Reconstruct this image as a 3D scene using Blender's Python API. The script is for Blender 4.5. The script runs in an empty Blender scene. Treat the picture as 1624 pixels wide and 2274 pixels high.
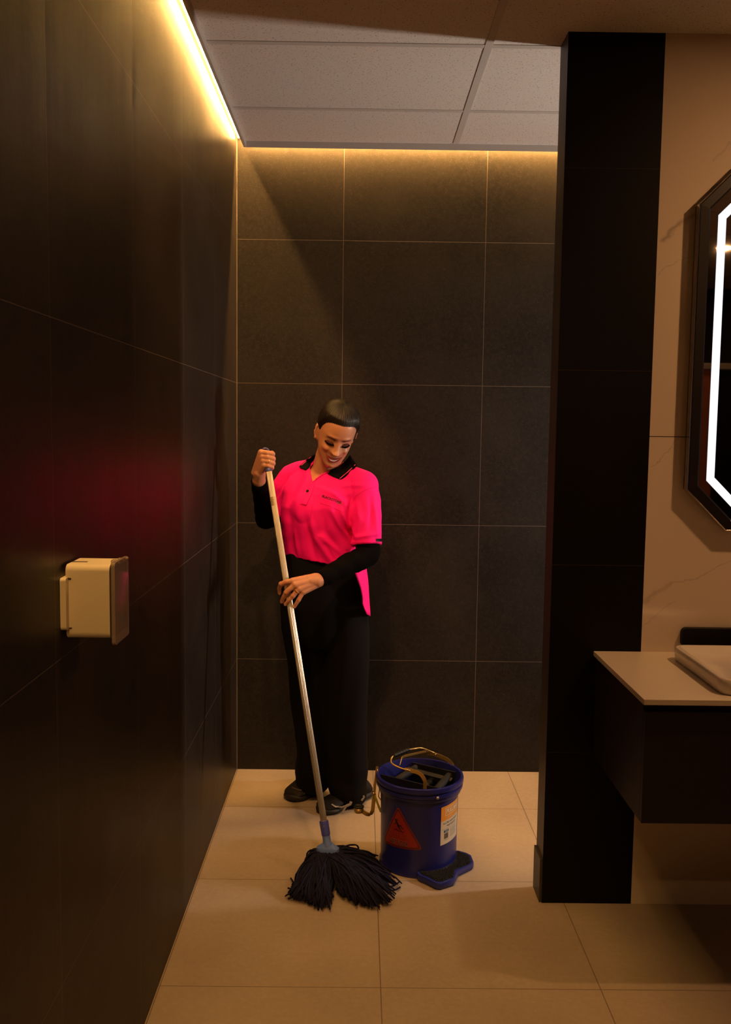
import bpy, bmesh, math, random
import numpy as np
from mathutils import Vector, Matrix
from mathutils.bvhtree import BVHTree
random.seed(4)
rng = np.random.default_rng(7)
S = bpy.context.scene
COL = S.collection

# ------------------------------------------------------------------ camera
FPX, PITCH, ROLL, YAW, CAMH = 2064.1, 0.0914, 0.0125, 0.0065, 1.5187
CF = Vector((math.sin(YAW)*math.cos(PITCH), math.cos(YAW)*math.cos(PITCH), -math.sin(PITCH)))
_r = CF.cross(Vector((0, 0, 1))).normalized(); _u = _r.cross(CF)
CR = math.cos(ROLL)*_r + math.sin(ROLL)*_u
CU = -math.sin(ROLL)*_r + math.cos(ROLL)*_u
CC = Vector((0, 0, CAMH))
cd = bpy.data.cameras.new('camera'); cam = bpy.data.objects.new('camera', cd); COL.objects.link(cam)
cam.matrix_world = Matrix(((CR.x, CU.x, -CF.x, 0), (CR.y, CU.y, -CF.y, 0), (CR.z, CU.z, -CF.z, CAMH), (0, 0, 0, 1)))
cd.sensor_fit = 'HORIZONTAL'; cd.sensor_width = 36; cd.lens = FPX/1624*36; cd.clip_start = .02
S.camera = cam
# ------------------------------------------------------------------ world, exposure, lights
S.view_settings.view_transform = 'Standard'; S.view_settings.look = 'None'
S.view_settings.exposure = 0.0; S.view_settings.gamma = 1.0; S.view_settings.use_curve_mapping = False
W = bpy.data.worlds.new('world'); S.world = W; W.use_nodes = True
W.node_tree.nodes['Background'].inputs[0].default_value = (.02, .012, .008, 1)
W.node_tree.nodes['Background'].inputs[1].default_value = 0.05
LED_COL = (1, .52, .14); LED_LEFT = 760.0; LED_BACK = 1050.0
WARM = (1, .50, .20); DOWN_A = 16.0; DOWN_B = 6.0
NEUTRAL = (1, .82, .68); ALCOVE_W = 28.0
CEIL = 2.689
def lamp(name, loc, power, color, size, kind='DISK', size_y=None, target=None, spread=math.pi):
    l = bpy.data.lights.new(name, 'AREA'); l.shape = kind; l.size = size
    if size_y: l.size_y = size_y
    l.energy = power; l.color = color; l.spread = spread
    o = bpy.data.objects.new(name, l); COL.objects.link(o); o.location = loc
    d = (Vector(target)-Vector(loc)) if target else Vector((0, 0, -1))
    o.rotation_euler = d.to_track_quat('-Z', 'Y').to_euler()
    return o
lamp('downlight_glow', (1.71, 2.02, CEIL-.012), DOWN_A, WARM, .08)
lamp('downlight_glow', (2.3, -.34, CEIL-.012), DOWN_B, WARM, .08)
lamp('downlight_glow', (-.10, 2.0, CEIL-.016), 5.5, WARM, .08, target=(-.22, 3.5, 1.1), spread=math.radians(80))  # added fill light aimed at the woman, not a known fixture
lamp('alcove_lamp_glow', (2.02, 3.21, 1.35), ALCOVE_W, NEUTRAL, .10, 'RECTANGLE', .30, (-.5, 3.2, 1.5))

# ------------------------------------------------------------------ helpers
def ray(x, y): return CF + CR*((x-812)/FPX) - CU*((y-1137)/FPX)
def atY(x, y, Y): d = ray(x, y); return CC + d*(Y/d.y)
def atZ(x, y, Z): d = ray(x, y); return CC + d*((Z-CAMH)/d.z)
def mat(name, color=(.5, .5, .5), rough=.5, metal=0, spec=.5, **k):
    m = bpy.data.materials.new(name); m.use_nodes = True
    b = m.node_tree.nodes['Principled BSDF']
    b.inputs['Base Color'].default_value = (*color, 1); b.inputs['Roughness'].default_value = rough
    b.inputs['Metallic'].default_value = metal; b.inputs['Specular IOR Level'].default_value = spec
    for kk, v in k.items(): b.inputs[kk.replace('_', ' ')].default_value = v
    return m
class NT:
    def __init__(s, m): s.t = m.node_tree; s.b = s.t.nodes['Principled BSDF']
    def n(s, typ, **k):
        nd = s.t.nodes.new(typ)
        for a, v in k.items():
            if a == 'inp':
                for i, x in v.items():
                    if hasattr(x, 'is_output'): s.t.links.new(x, nd.inputs[i])
                    else: nd.inputs[i].default_value = x
            else: setattr(nd, a, v)
        return nd
    def math(s, op, a, b=0., c=0.):
        return s.n('ShaderNodeMath', operation=op, inp={0: a, 1: b, 2: c}).outputs[0]
    def mix(s, f, a, b):
        nd = s.n('ShaderNodeMix', data_type='RGBA'); 
        for i, x in ((0, f), (6, a), (7, b)):
            if hasattr(x, 'is_output'): s.t.links.new(x, nd.inputs[i])
            else: nd.inputs[i].default_value = x if i == 0 else (*x[:3], 1)
        return nd.outputs[2]
    def pos(s): return s.n('ShaderNodeNewGeometry').outputs['Position']
    def noise(s, vec, scale, detail=4, rough=.55):
        return s.n('ShaderNodeTexNoise', inp={'Vector': vec, 'Scale': scale, 'Detail': detail, 'Roughness': rough}).outputs['Fac']
    def ramp(s, f, stops):
        nd = s.n('ShaderNodeValToRGB', inp={0: f}); e = nd.color_ramp.elements
        while len(e) < len(stops): e.new(.5)
        for i, (p, c) in enumerate(stops): e[i].position = p; e[i].color = (*c, 1) if len(c) == 3 else c
        return nd.outputs[0]
    def link(s, o, name): s.t.links.new(o, s.b.inputs[name])
    def bump(s, h, strength=.3, dist=.002, normal=None):
        i = {'Height': h, 'Strength': strength, 'Distance': dist}
        if normal: i['Normal'] = normal
        return s.n('ShaderNodeBump', inp=i).outputs[0]
def grid_line(nt, comp, off, pitch, w):
    a = nt.math('SUBTRACT', comp, off); a = nt.math('DIVIDE', a, pitch); a = nt.math('ADD', a, 100.5)
    a = nt.math('FRACT', a); a = nt.math('SUBTRACT', a, .5); a = nt.math('ABSOLUTE', a); a = nt.math('MULTIPLY', a, pitch)
    return nt.math('LESS_THAN', a, w/2), a
def tile_material(name, axes, offs, pitch, c1, c2, grout, rough=.5, gw=.0017, speck=None, bump=.25, cloud=3.0, spec=.5, streak=False, n2mix=.45):
    m = mat(name, c1, rough, spec=spec); nt = NT(m); p = nt.pos()
    sx = nt.n('ShaderNodeSeparateXYZ', inp={0: p})
    l1, d1 = grid_line(nt, sx.outputs[axes[0]], offs[0], pitch[0], gw)
    l2, d2 = grid_line(nt, sx.outputs[axes[1]], offs[1], pitch[1], gw)
    g = nt.math('MAXIMUM', l1, l2)
    n1 = nt.noise(p, cloud, 6, .6); n2 = nt.noise(p, 60, 5, .65); n3 = nt.noise(p, 380, 2, .5)
    c = nt.mix(nt.ramp(n1, [(.32, (0, 0, 0)), (.68, (1, 1, 1))]), c1, c2)
    c = nt.mix(nt.math('MULTIPLY', nt.ramp(n2, [(.42, (0, 0, 0)), (.75, (1, 1, 1))]), n2mix), c, tuple(x*1.7 for x in c2))
    if speck: c = nt.mix(nt.ramp(n3, [(.66, (0, 0, 0)), (.75, (1, 1, 1))]), c, speck)
    c = nt.mix(g, c, grout); nt.link(c, 'Base Color')
    h = nt.math('ADD', nt.math('MULTIPLY', n2, .7), nt.math('MULTIPLY', n3, .35))
    h = nt.math('SUBTRACT', h, nt.math('MULTIPLY', g, 1.0))
    nrm = nt.bump(h, bump, .0012)
    if streak:
        mp = nt.n('ShaderNodeMapping', inp={0: p}); mp.inputs['Scale'].default_value = (1, 9, .25)
        wv = nt.noise(mp.outputs[0], 2.2, 2, .5)
        e1 = nt.math('MINIMUM', nt.math('DIVIDE', d1, .03), 1.)
        nrm = nt.bump(nt.math('ADD', nt.math('MULTIPLY', wv, .4), nt.math('MULTIPLY', e1, .25)), .22, .004, nrm)
    nt.link(nrm, 'Normal')
    nt.link(nt.ramp(n1, [(.2, (rough*.85,)*3), (.8, (min(1, rough*1.15),)*3)]), 'Roughness')
    return m

def new_obj(name, bm, material=None, parent=None, smooth=False, mats=None):
    me = bpy.data.meshes.new(name)
    if isinstance(bm, bmesh.types.BMesh): bm.normal_update(); bm.to_mesh(me); bm.free()
    else: me.from_pydata([tuple(v) for v in bm[0]], [], bm[1]); me.update()
    for m in (mats or ([material] if material else [])): me.materials.append(m)
    if smooth:
        me.polygons.foreach_set('use_smooth', [True]*len(me.polygons))
    o = bpy.data.objects.new(name, me); COL.objects.link(o)
    if parent: o.parent = parent; o.matrix_parent_inverse = parent.matrix_basis.inverted()
    return o
def tag(o, label, cat, group=None):
    o['label'] = label; o['category'] = cat
    if group: o['group'] = group
    return o
def struct(o): o['kind'] = 'structure'; return o
def thing(name, label, cat, loc=(0, 0, 0), group=None):
    o = bpy.data.objects.new(name, None); COL.objects.link(o); o.location = loc; o.empty_display_size = .05
    return tag(o, label, cat, group)
def auto_smooth(o, ang=35):
    me = o.data; bm = bmesh.new(); bm.from_mesh(me)
    for f in bm.faces: f.smooth = True
    for e in bm.edges:
        if len(e.link_faces) == 2 and e.calc_face_angle(0) > math.radians(ang): e.smooth = False
    bm.to_mesh(me); bm.free(); return o
def box(bm, x0, x1, y0, y1, z0, z1, bev=0, seg=2):
    b2 = bmesh.new(); bmesh.ops.create_cube(b2, size=1)
    bmesh.ops.scale(b2, vec=(x1-x0, y1-y0, z1-z0), verts=b2.verts)
    bmesh.ops.translate(b2, vec=((x0+x1)/2, (y0+y1)/2, (z0+z1)/2), verts=b2.verts)
    if bev: bmesh.ops.bevel(b2, geom=b2.edges[:], offset=bev, segments=seg, affect='EDGES', profile=.6)
    merge(bm, b2); return bm
def merge(bm, b2):
    me = bpy.data.meshes.new('tmp'); b2.to_mesh(me); b2.free(); bm.from_mesh(me); bpy.data.meshes.remove(me)
def BX(*a, **k): return box(bmesh.new(), *a, **k)
def loft(bm, rings, caps=True, closed=True):
    vs = [[bm.verts.new(p) for p in r] for r in rings]; n = len(vs[0])
    for i in range(len(vs)-1):
        for j in range(n if closed else n-1):
            k = (j+1) % n; bm.faces.new((vs[i][j], vs[i][k], vs[i+1][k], vs[i+1][j]))
    if caps: bm.faces.new(vs[0][::-1]); bm.faces.new(vs[-1])
    return bm
def frame_of(d):
    d = d.normalized(); a = Vector((0, 0, 1)) if abs(d.z) < .9 else Vector((1, 0, 0))
    u = d.cross(a).normalized(); return u, u.cross(d).normalized()
def tube(bm, pts, r, seg=12, caps=True, flat=None):
    pts = [Vector(p) for p in pts]; rs = r if isinstance(r, (list, tuple)) else [r]*len(pts)
    rings = []; u = None
    for i, p in enumerate(pts):
        d = (pts[min(i+1, len(pts)-1)]-pts[max(i-1, 0)]).normalized()
        if u is None: u, v = frame_of(d)
        else: u = (u-d*u.dot(d)).normalized(); v = u.cross(d)
        rings.append([p+(u*math.cos(t)+v*math.sin(t))*rs[i] for t in [2*math.pi*k/seg for k in range(seg)]])
    return loft(bm, rings, caps)
def smooth_path(pts, n=8):
    pts = [Vector(p) for p in pts]; out = []
    for i in range(len(pts)-1):
        p0 = pts[max(i-1, 0)]; p1 = pts[i]; p2 = pts[i+1]; p3 = pts[min(i+2, len(pts)-1)]
        for k in range(n):
            t = k/n
            out.append(.5*((2*p1)+(p2-p0)*t+(2*p0-5*p1+4*p2-p3)*t*t+(3*p1-p0-3*p2+p3)*t**3))
    return out+[pts[-1]]
def bar(bm, pts, w, t, side):
    """flat strip of width w along the path, thickness t; side = width direction"""
    pts = [Vector(p) for p in pts]; rings = []
    for i, p in enumerate(pts):
        d = (pts[min(i+1, len(pts)-1)]-pts[max(i-1, 0)]).normalized()
        s = Vector(side); s = (s-d*s.dot(d)).normalized(); n = s.cross(d)
        rings.append([p+s*w/2+n*t/2, p-s*w/2+n*t/2, p-s*w/2-n*t/2, p+s*w/2-n*t/2])
    return loft(bm, rings)
def capsule(bm, p0, p1, r0, r1=None, seg=20):
    p0 = Vector(p0); p1 = Vector(p1); r1 = r0 if r1 is None else r1
    d = p1-p0; L = d.length
    if L < 1e-6: d = Vector((0, 0, 1)); L = 1e-6
    d = d/L; u, v = frame_of(d); rings = []
    for k in range(1, 7):
        a = -math.pi/2+math.pi/2*k/6; rings.append((p0+d*r0*math.sin(a), r0*math.cos(a)))
    for k in range(0, 6):
        a = math.pi/2*k/6; rings.append((p1+d*r1*math.sin(a), r1*math.cos(a)))
    return loft(bm, [[c+(u*math.cos(t)+v*math.sin(t))*r for t in [2*math.pi*j/seg for j in range(seg)]] for c, r in rings])
def ellipsoid(bm, c, rad, M=None, seg=28):
    b2 = bmesh.new(); bmesh.ops.create_uvsphere(b2, u_segments=seg, v_segments=seg//2, radius=1)
    for v in b2.verts:
        p = Vector((v.co.x*rad[0], v.co.y*rad[1], v.co.z*rad[2]))
        if M: p = M @ p
        v.co = Vector(c)+p
    merge(bm, b2); return bm
def remesh(bm, voxel, smooth=2, sfac=.5):
    """fuse the shapes in bm into one continuous surface; returns a bmesh"""
    me = bpy.data.meshes.new('tmp'); bmesh.ops.recalc_face_normals(bm, faces=bm.faces); bm.to_mesh(me); bm.free()
    o = bpy.data.objects.new('tmp', me); COL.objects.link(o)
    m = o.modifiers.new('r', 'REMESH'); m.mode = 'VOXEL'; m.voxel_size = voxel; m.adaptivity = 0
    if smooth: s = o.modifiers.new('s', 'SMOOTH'); s.factor = sfac; s.iterations = smooth
    dg = bpy.context.evaluated_depsgraph_get(); dg.update()
    m2 = bpy.data.meshes.new_from_object(o.evaluated_get(dg))
    out = bmesh.new(); out.from_mesh(m2)
    bpy.data.objects.remove(o); bpy.data.meshes.remove(me); bpy.data.meshes.remove(m2)
    return out
def lathe(bm, prof, c, seg=64, axis=None, caps=False):
    c = Vector(c)
    if axis is None: u, v, w = Vector((1, 0, 0)), Vector((0, 1, 0)), Vector((0, 0, 1))
    else: w = Vector(axis).normalized(); u, v = frame_of(w)
    return loft(bm, [[c+w*z+(u*math.cos(t)+v*math.sin(t))*r for t in [2*math.pi*j/seg for j in range(seg)]] for r, z in prof], caps)
def text_mesh(s, size, mapper, spacing=1.0, align='CENTER', bold=0, shear=0, xs=1.0, sub=.004, outline=None):
    """text turned into a mesh laid on a surface by mapper(u,v)->Vector"""
    cu = bpy.data.curves.new('t', 'FONT'); cu.body = s; cu.size = size; cu.align_x = align; cu.align_y = 'CENTER'
    cu.space_character = spacing; cu.offset = bold; cu.shear = shear; cu.resolution_u = 3
    if outline: cu.fill_mode = 'NONE'; cu.bevel_depth = outline; cu.bevel_resolution = 0
    o = bpy.data.objects.new('t', cu); COL.objects.link(o)
    dg = bpy.context.evaluated_depsgraph_get(); dg.update()
    me = bpy.data.meshes.new_from_object(o.evaluated_get(dg)); bm = bmesh.new(); bm.from_mesh(me)
    bpy.data.objects.remove(o); bpy.data.curves.remove(cu); bpy.data.meshes.remove(me)
    if not outline:
        bmesh.ops.triangulate(bm, faces=bm.faces)
        for _ in range(3):
            es = [e for e in bm.edges if e.calc_length() > sub]
            if not es: break
            bmesh.ops.subdivide_edges(bm, edges=es, cuts=1)
            bmesh.ops.triangulate(bm, faces=[f for f in bm.faces if len(f.verts) > 3])
    for v in bm.verts: v.co = mapper(v.co.x*xs, v.co.y, v.co.z)
    bmesh.ops.recalc_face_normals(bm, faces=bm.faces)
    return bm
def bvh_of(o):
    return BVHTree.FromPolygons([v.co.copy() for v in o.data.vertices], [list(p.vertices) for p in o.data.polygons])
def hit(bvh, x, y, fallback):
    d = ray(x, y).normalized(); h = bvh.ray_cast(CC, d)
    if h[0] is None: return CC + d*(fallback/d.y), -d
    return h[0], h[1]
def lerp_poly(poly, t):
    L = [0]
    for a, b in zip(poly, poly[1:]): L.append(L[-1]+math.hypot(b[0]-a[0], b[1]-a[1]))
    s = t*L[-1]
    for i in range(len(poly)-1):
        if s <= L[i+1]+1e-9:
            k = (s-L[i])/max(L[i+1]-L[i], 1e-9); return (poly[i][0]+(poly[i+1][0]-poly[i][0])*k, poly[i][1]+(poly[i+1][1]-poly[i][1])*k)
    return poly[-1]
def patch(bvh, A, B, off=.0015, thick=.002, n=24, m=8, fb=3.45, maxd=None, soft=0):
    """cloth piece lying on a surface between two edge lines A and B"""
    P = []
    for i in range(n+1):
        a = lerp_poly(A, i/n); b = lerp_poly(B, i/n); row = []
        for j in range(m+1):
            t = j/m; q = (a[0]+(b[0]-a[0])*t, a[1]+(b[1]-a[1])*t); h, nn = hit(bvh, q[0], q[1], fb)
            if maxd and abs(h.y-fb) > maxd: h = CC+(h-CC)*(fb/h.y)
            row.append(h)
        P.append(row)
    for _ in range(soft):
        Q = [[p.copy() for p in r] for r in P]
        for i in range(n+1):
            for j in range(m+1):
                ps = [Q[a][b] for a, b in ((i-1, j), (i+1, j), (i, j-1), (i, j+1)) if 0 <= a <= n and 0 <= b <= m]
                d = (Q[i][j]-CC).normalized(); avg = sum((p-CC).dot(d) for p in ps)/len(ps)
                P[i][j] = CC+d*min(avg*.6+(Q[i][j]-CC).dot(d)*.4, (Q[i][j]-CC).dot(d)+.004)
    bm = bmesh.new(); F = []; Bk = []
    for row in P:
        F.append([bm.verts.new(p-(p-CC).normalized()*(off+thick)) for p in row])
        Bk.append([bm.verts.new(p-(p-CC).normalized()*off) for p in row])
    for i in range(n):
        for j in range(m):
            bm.faces.new((F[i][j], F[i+1][j], F[i+1][j+1], F[i][j+1])); bm.faces.new((Bk[i][j], Bk[i][j+1], Bk[i+1][j+1], Bk[i+1][j]))
    for i in range(n):
        bm.faces.new((F[i][0], Bk[i][0], Bk[i+1][0], F[i+1][0])); bm.faces.new((F[i][m], F[i+1][m], Bk[i+1][m], Bk[i][m]))
    for j in range(m):
        bm.faces.new((F[0][j], F[0][j+1], Bk[0][j+1], Bk[0][j])); bm.faces.new((F[n][j], Bk[n][j], Bk[n][j+1], F[n][j+1]))
    bmesh.ops.recalc_face_normals(bm, faces=bm.faces)
    return bm
def ribbon(bvh, line, w, **k):
    """narrow strip w pixels wide following a line over a surface"""
    A = []; B = []
    for i, p in enumerate(line):
        a = line[max(i-1, 0)]; b = line[min(i+1, len(line)-1)]; d = (b[0]-a[0], b[1]-a[1]); L = math.hypot(*d) or 1
        ww = w[i] if isinstance(w, (list, tuple)) else w
        nx, ny = -d[1]/L*ww/2, d[0]/L*ww/2; A.append((p[0]+nx, p[1]+ny)); B.append((p[0]-nx, p[1]-ny))
    return patch(bvh, A, B, **{'m': 3, 'n': 24, **k})

# ------------------------------------------------------------------ materials
D0 = 4.0045; XL = -.5312
M_tileL = tile_material('dark_tile_left', (1, 2), (3.409, .4986), (.6, .6), (.0105, .0076, .0058), (.0215, .0155, .0120), (.11, .085, .07), .42, speck=(.06, .05, .04), streak=True, bump=.18, spec=.20)
M_tileB = tile_material('dark_tile_back', (0, 2), (-.081, .4986), (.6, .6), (.0085, .0062, .0046), (.020, .0152, .0118), (.15, .12, .095), .6, speck=(.10, .085, .065), bump=.45, spec=.18)
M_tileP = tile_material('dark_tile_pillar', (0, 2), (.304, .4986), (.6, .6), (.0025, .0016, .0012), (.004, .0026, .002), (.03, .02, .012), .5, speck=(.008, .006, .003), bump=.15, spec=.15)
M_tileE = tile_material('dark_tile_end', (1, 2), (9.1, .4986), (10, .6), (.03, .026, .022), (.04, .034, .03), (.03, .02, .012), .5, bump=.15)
M_floor = tile_material('beige_floor_tile', (0, 1), (.073, 3.599), (.6, .6), (.265, .205, .158), (.33, .262, .208), (.13, .09, .06), .5, gw=.003, speck=(.22, .16, .11), bump=.10, cloud=1.8, n2mix=.16)
def marble():
    m = mat('marble_tile', (.66, .57, .48), .12, spec=.5); nt = NT(m); p = nt.pos()
    sx = nt.n('ShaderNodeSeparateXYZ', inp={0: p}); l, _ = grid_line(nt, sx.outputs[2], .3, 1.2, .0025)
    wn = nt.n('ShaderNodeTexNoise', inp={'Vector': p, 'Scale': 7., 'Detail': 6., 'Roughness': .62}).outputs['Color']
    ws = nt.n('ShaderNodeSeparateXYZ', inp={0: wn})
    wx = nt.math('ADD', sx.outputs[0], nt.math('MULTIPLY', nt.math('SUBTRACT', ws.outputs[0], .5), .085))
    wz = nt.math('ADD', sx.outputs[2], nt.math('MULTIPLY', nt.math('SUBTRACT', ws.outputs[2], .5), .085))
    fine = nt.noise(p, 30, 4, .6); vein = None
    for (ax, az, bx, bz, w, amt) in ((.905, 2.09, .985, 2.165, .010, .9), (.985, 2.165, 1.12, 2.235, .003, .7), (.885, 1.990, .96, 2.03, .0022, .6), (.96, 2.03, 1.01, 2.045, .002, .5), (1.05, 2.33, 1.13, 2.42, .004, .4),
            (.895, 1.405, .985, 1.500, .0022, .6), (.885, .985, .97, 1.045, .010, .55), (.97, 1.045, 1.17, 1.115, .004, .55), (.89, .90, .99, .99, .0025, .5), (1.17, 1.115, 1.6, 1.30, .006, .5),
            (1.2, 2.2, 1.9, 2.5, .006, .6), (1.75, .95, 2.3, 1.5, .007, .6), (2.1, 1.6, 2.9, 2.3, .006, .6), (1.3, .2, 2.2, .6, .006, .5), (2.3, .9, 3.0, 1.3, .006, .5)):
        L2 = (bx-ax)**2+(bz-az)**2; dx = nt.math('SUBTRACT', wx, ax); dz = nt.math('SUBTRACT', wz, az)
        t = nt.math('DIVIDE', nt.math('ADD', nt.math('MULTIPLY', dx, bx-ax), nt.math('MULTIPLY', dz, bz-az)), L2)
        t = nt.math('MINIMUM', nt.math('MAXIMUM', t, 0.), 1.)
        ex = nt.math('SUBTRACT', dx, nt.math('MULTIPLY', t, bx-ax)); ez = nt.math('SUBTRACT', dz, nt.math('MULTIPLY', t, bz-az))
        d = nt.math('SQRT', nt.math('ADD', nt.math('MULTIPLY', ex, ex), nt.math('MULTIPLY', ez, ez)))
        k = nt.math('MULTIPLY', nt.math('MAXIMUM', nt.math('SUBTRACT', 1., nt.math('DIVIDE', d, w)), 0.), amt)
        vein = k if vein is None else nt.math('MAXIMUM', vein, k)
    vein = nt.math('MULTIPLY', nt.math('MULTIPLY', vein, nt.math('ADD', fine, .25)), .85)
    c = nt.mix(vein, (.66, .56, .46), (.25, .20, .17)); c = nt.mix(l, c, (.05, .03, .02)); nt.link(c, 'Base Color')
    return m
M_marble = marble()
def ceilmat():
    m = mat('mineral_ceiling_tile', (.62, .58, .55), .9); nt = NT(m); p = nt.pos()
    n = nt.noise(p, 170, 3, .6); n2 = nt.noise(p, 60, 2)
    f = nt.ramp(n, [(.35, (1, 1, 1)), (.39, (0, 0, 0))])
    c = nt.mix(nt.math('MULTIPLY', f, .75), (.74, .70, .665), (.14, .11, .09)); nt.link(c, 'Base Color')
    nt.link(nt.bump(nt.math('SUBTRACT', 1., f), .4, .002), 'Normal')
    return m
M_ceil = ceilmat()
M_tbar = mat('white_painted_steel', (.60, .565, .535), .45)
M_trimw = mat('ceiling_edge_paint', (.55, .51, .48), .5)
M_black = mat('matte_black', (.004, .003, .003), .4, spec=.2)
M_blackpl = mat('black_plastic', (.007, .007, .008), .5, spec=.3)
M_white = mat('white_laminate', (.74, .65, .53), .3)
M_ceramic = mat('white_ceramic', (.72, .66, .6), .12)
M_plw = mat('white_plastic', (.72, .62, .48), .35)
def woodm(name, c1, c2, sc=(1, 1, 12), rough=.5):
    m = mat(name, c1, rough); nt = NT(m); p = nt.pos(); mp = nt.n('ShaderNodeMapping', inp={0: p}); mp.inputs['Scale'].default_value = sc
    n = nt.noise(mp.outputs[0], 5, 6, .6); nt.link(nt.mix(n, c1, c2), 'Base Color'); return m
M_cab = woodm('dark_wood', (.006, .003, .002), (.012, .006, .004), (.6, .6, 14))
M_wood = woodm('red_wood_laminate', (.16, .045, .02), (.30, .10, .05), (8, 8, .7))
M_grey = mat('satin_aluminium', (.5, .46, .42), .35, metal=.8)
def emit(name, col, st):
    m = bpy.data.materials.new(name); m.use_nodes = True; t = m.node_tree; t.nodes.clear()
    e = t.nodes.new('ShaderNodeEmission'); e.inputs[0].default_value = (*col, 1); e.inputs[1].default_value = st
    o = t.nodes.new('ShaderNodeOutputMaterial'); t.links.new(e.outputs[0], o.inputs[0]); return m
M_ledL = emit('warm_led_left', LED_COL, LED_LEFT); M_ledB = emit('warm_led_back', LED_COL, LED_BACK)
M_mled = emit('cool_mirror_led', (.93, .93, 1.0), 1.15)
M_dl = emit('downlight_lens', WARM, 12)

# ------------------------------------------------------------------ the room
PF, PB = 2.861, 2.968
struct(new_obj('floor', BX(XL-.1, 3.3, -2.2, D0+.1, -.1, 0), M_floor))
struct(new_obj('wall_left', BX(XL-.1, XL, -2.2, D0+.1, 0, CEIL+.12), M_tileL))
struct(new_obj('wall_back', BX(XL, 3.3, D0, D0+.1, 0, CEIL+.12), M_tileB))
M_paint = mat('dark_paint', (.03, .022, .016), .6)
struct(new_obj('wall_right', BX(3.2, 3.3, -2.2, PB, 0, CEIL), M_paint))
struct(new_obj('wall_alcove_right', BX(2.3, 2.4, PB, D0, 0, CEIL), M_tileE))
struct(new_obj('wall_front', BX(XL, 3.2, -2.2, -2.1, 0, CEIL), M_paint))
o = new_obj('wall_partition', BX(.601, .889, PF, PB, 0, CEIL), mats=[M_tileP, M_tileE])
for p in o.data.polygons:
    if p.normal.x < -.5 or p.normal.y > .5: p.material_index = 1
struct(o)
o = new_obj('wall_vanity', BX(.889, 3.2, PF, PB, 0, CEIL), mats=[M_marble, M_tileE])
for p in o.data.polygons:
    if p.normal.y > .5: p.material_index = 1
struct(o)
struct(new_obj('baseboard_partition', BX(.593, .601, PF+.004, PB, 0, .144), M_tileE))
struct(new_obj('trim_corner', BX(XL, XL+.003, D0-.003, D0, 0, CEIL+.03), mat('corner_seal', (.16, .13, .10), .4)))
# ceiling, its grid and the lip along the cove
CX, CY = -.497, 3.968
struct(new_obj('ceiling', BX(CX, 3.2, -2.1, CY, CEIL, CEIL+.02), M_ceil))
k = 1
bars = []
for x in (.380, 1.58, 2.78):
    if x > -.3: bars.append((x-.012, x+.012, -2.1, CY-.012))
for (x0, x1, y0, y1) in bars:
    struct(new_obj(f'trim_{k}', BX(x0, x1, y0, y1, CEIL-.003, CEIL), M_tbar)); k += 1
for i in range(9):
    y = 3.565-.592*i
    struct(new_obj(f'trim_{k}', BX(CX+.006, 3.2, y-.012, y+.012, CEIL-.0022, CEIL), M_tbar)); k += 1
struct(new_obj(f'trim_{k}', BX(CX, 3.2, CY-.0025, CY, CEIL-.026, CEIL+.03, bev=.0006), M_trimw)); k += 1
struct(new_obj(f'trim_{k}', BX(CX, CX+.011, -2.1, CY-.0025, CEIL-.026, CEIL+.03, bev=.0006), M_trimw)); k += 1
struct(new_obj('ceiling_cove_side', BX(XL, CX, -2.1, D0, CEIL+.045, CEIL+.06), M_trimw))
struct(new_obj('ceiling_cove_back', BX(CX, 3.2, CY, D0, CEIL+.045, CEIL+.06), M_trimw))
tag(new_obj('led_strip', BX(XL+.010, XL+.014, -2.0, 3.985, CEIL+.016, CEIL+.018), M_ledL), 'glowing warm light strip in the cove along the left wall', 'light strip')
tag(new_obj('led_strip', BX(CX+.01, 2.3, D0-.022, D0-.014, CEIL+.030, CEIL+.034), M_ledB), 'warm light strip hidden in the cove above the back wall', 'light strip')

# ------------------------------------------------------------------ downlights
def downlight(x, y, label):
    t = thing('downlight', label, 'light', (x, y, CEIL), 'recessed ceiling downlights')
    bm = lathe(bmesh.new(), [(.052, 0), (.062, -.002), (.062, -.006), (.050, -.008), (.046, -.003), (.046, 0)], (x, y, CEIL), 48)
    new_obj('trim_ring', bm, M_tbar, t, True)
    new_obj('lens', lathe(bmesh.new(), [(.001, -.002), (.046, -.002), (.046, 0)], (x, y, CEIL), 40), M_dl, t)
downlight(1.71, 2.02, 'round warm ceiling downlight above the vanity counter')
downlight(2.3, -.34, 'round warm downlight glowing in the mirror reflection')
downlight(-.10, 2.0, 'added warm ceiling lamp, fill light for the woman')  # made-up housing for the added fill light

# toilet cubicle across the room, seen in the mirror
t = thing('toilet_cubicle', 'red-brown wood toilet cubicle front with metal top rail in the mirror', 'cubicle', (2.1, -.5, 0))
new_obj('panel', BX(1.2, 2.345, -.52, -.50, .12, 1.92), M_wood, t)
new_obj('top_rail', BX(1.2, 3.2, -.53, -.49, 1.925, 1.965, bev=.004), M_grey, t)
new_obj('dark_opening', BX(2.355, 2.95, -.52, -.50, .12, 1.92), M_black, t)  # black slab stands in for the shade of the door opening
new_obj('leg', BX(2.28, 2.32, -.53, -.49, 0, .12), M_grey, t)
new_obj('leg', BX(1.25, 1.29, -.53, -.49, 0, .12), M_grey, t)

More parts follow.
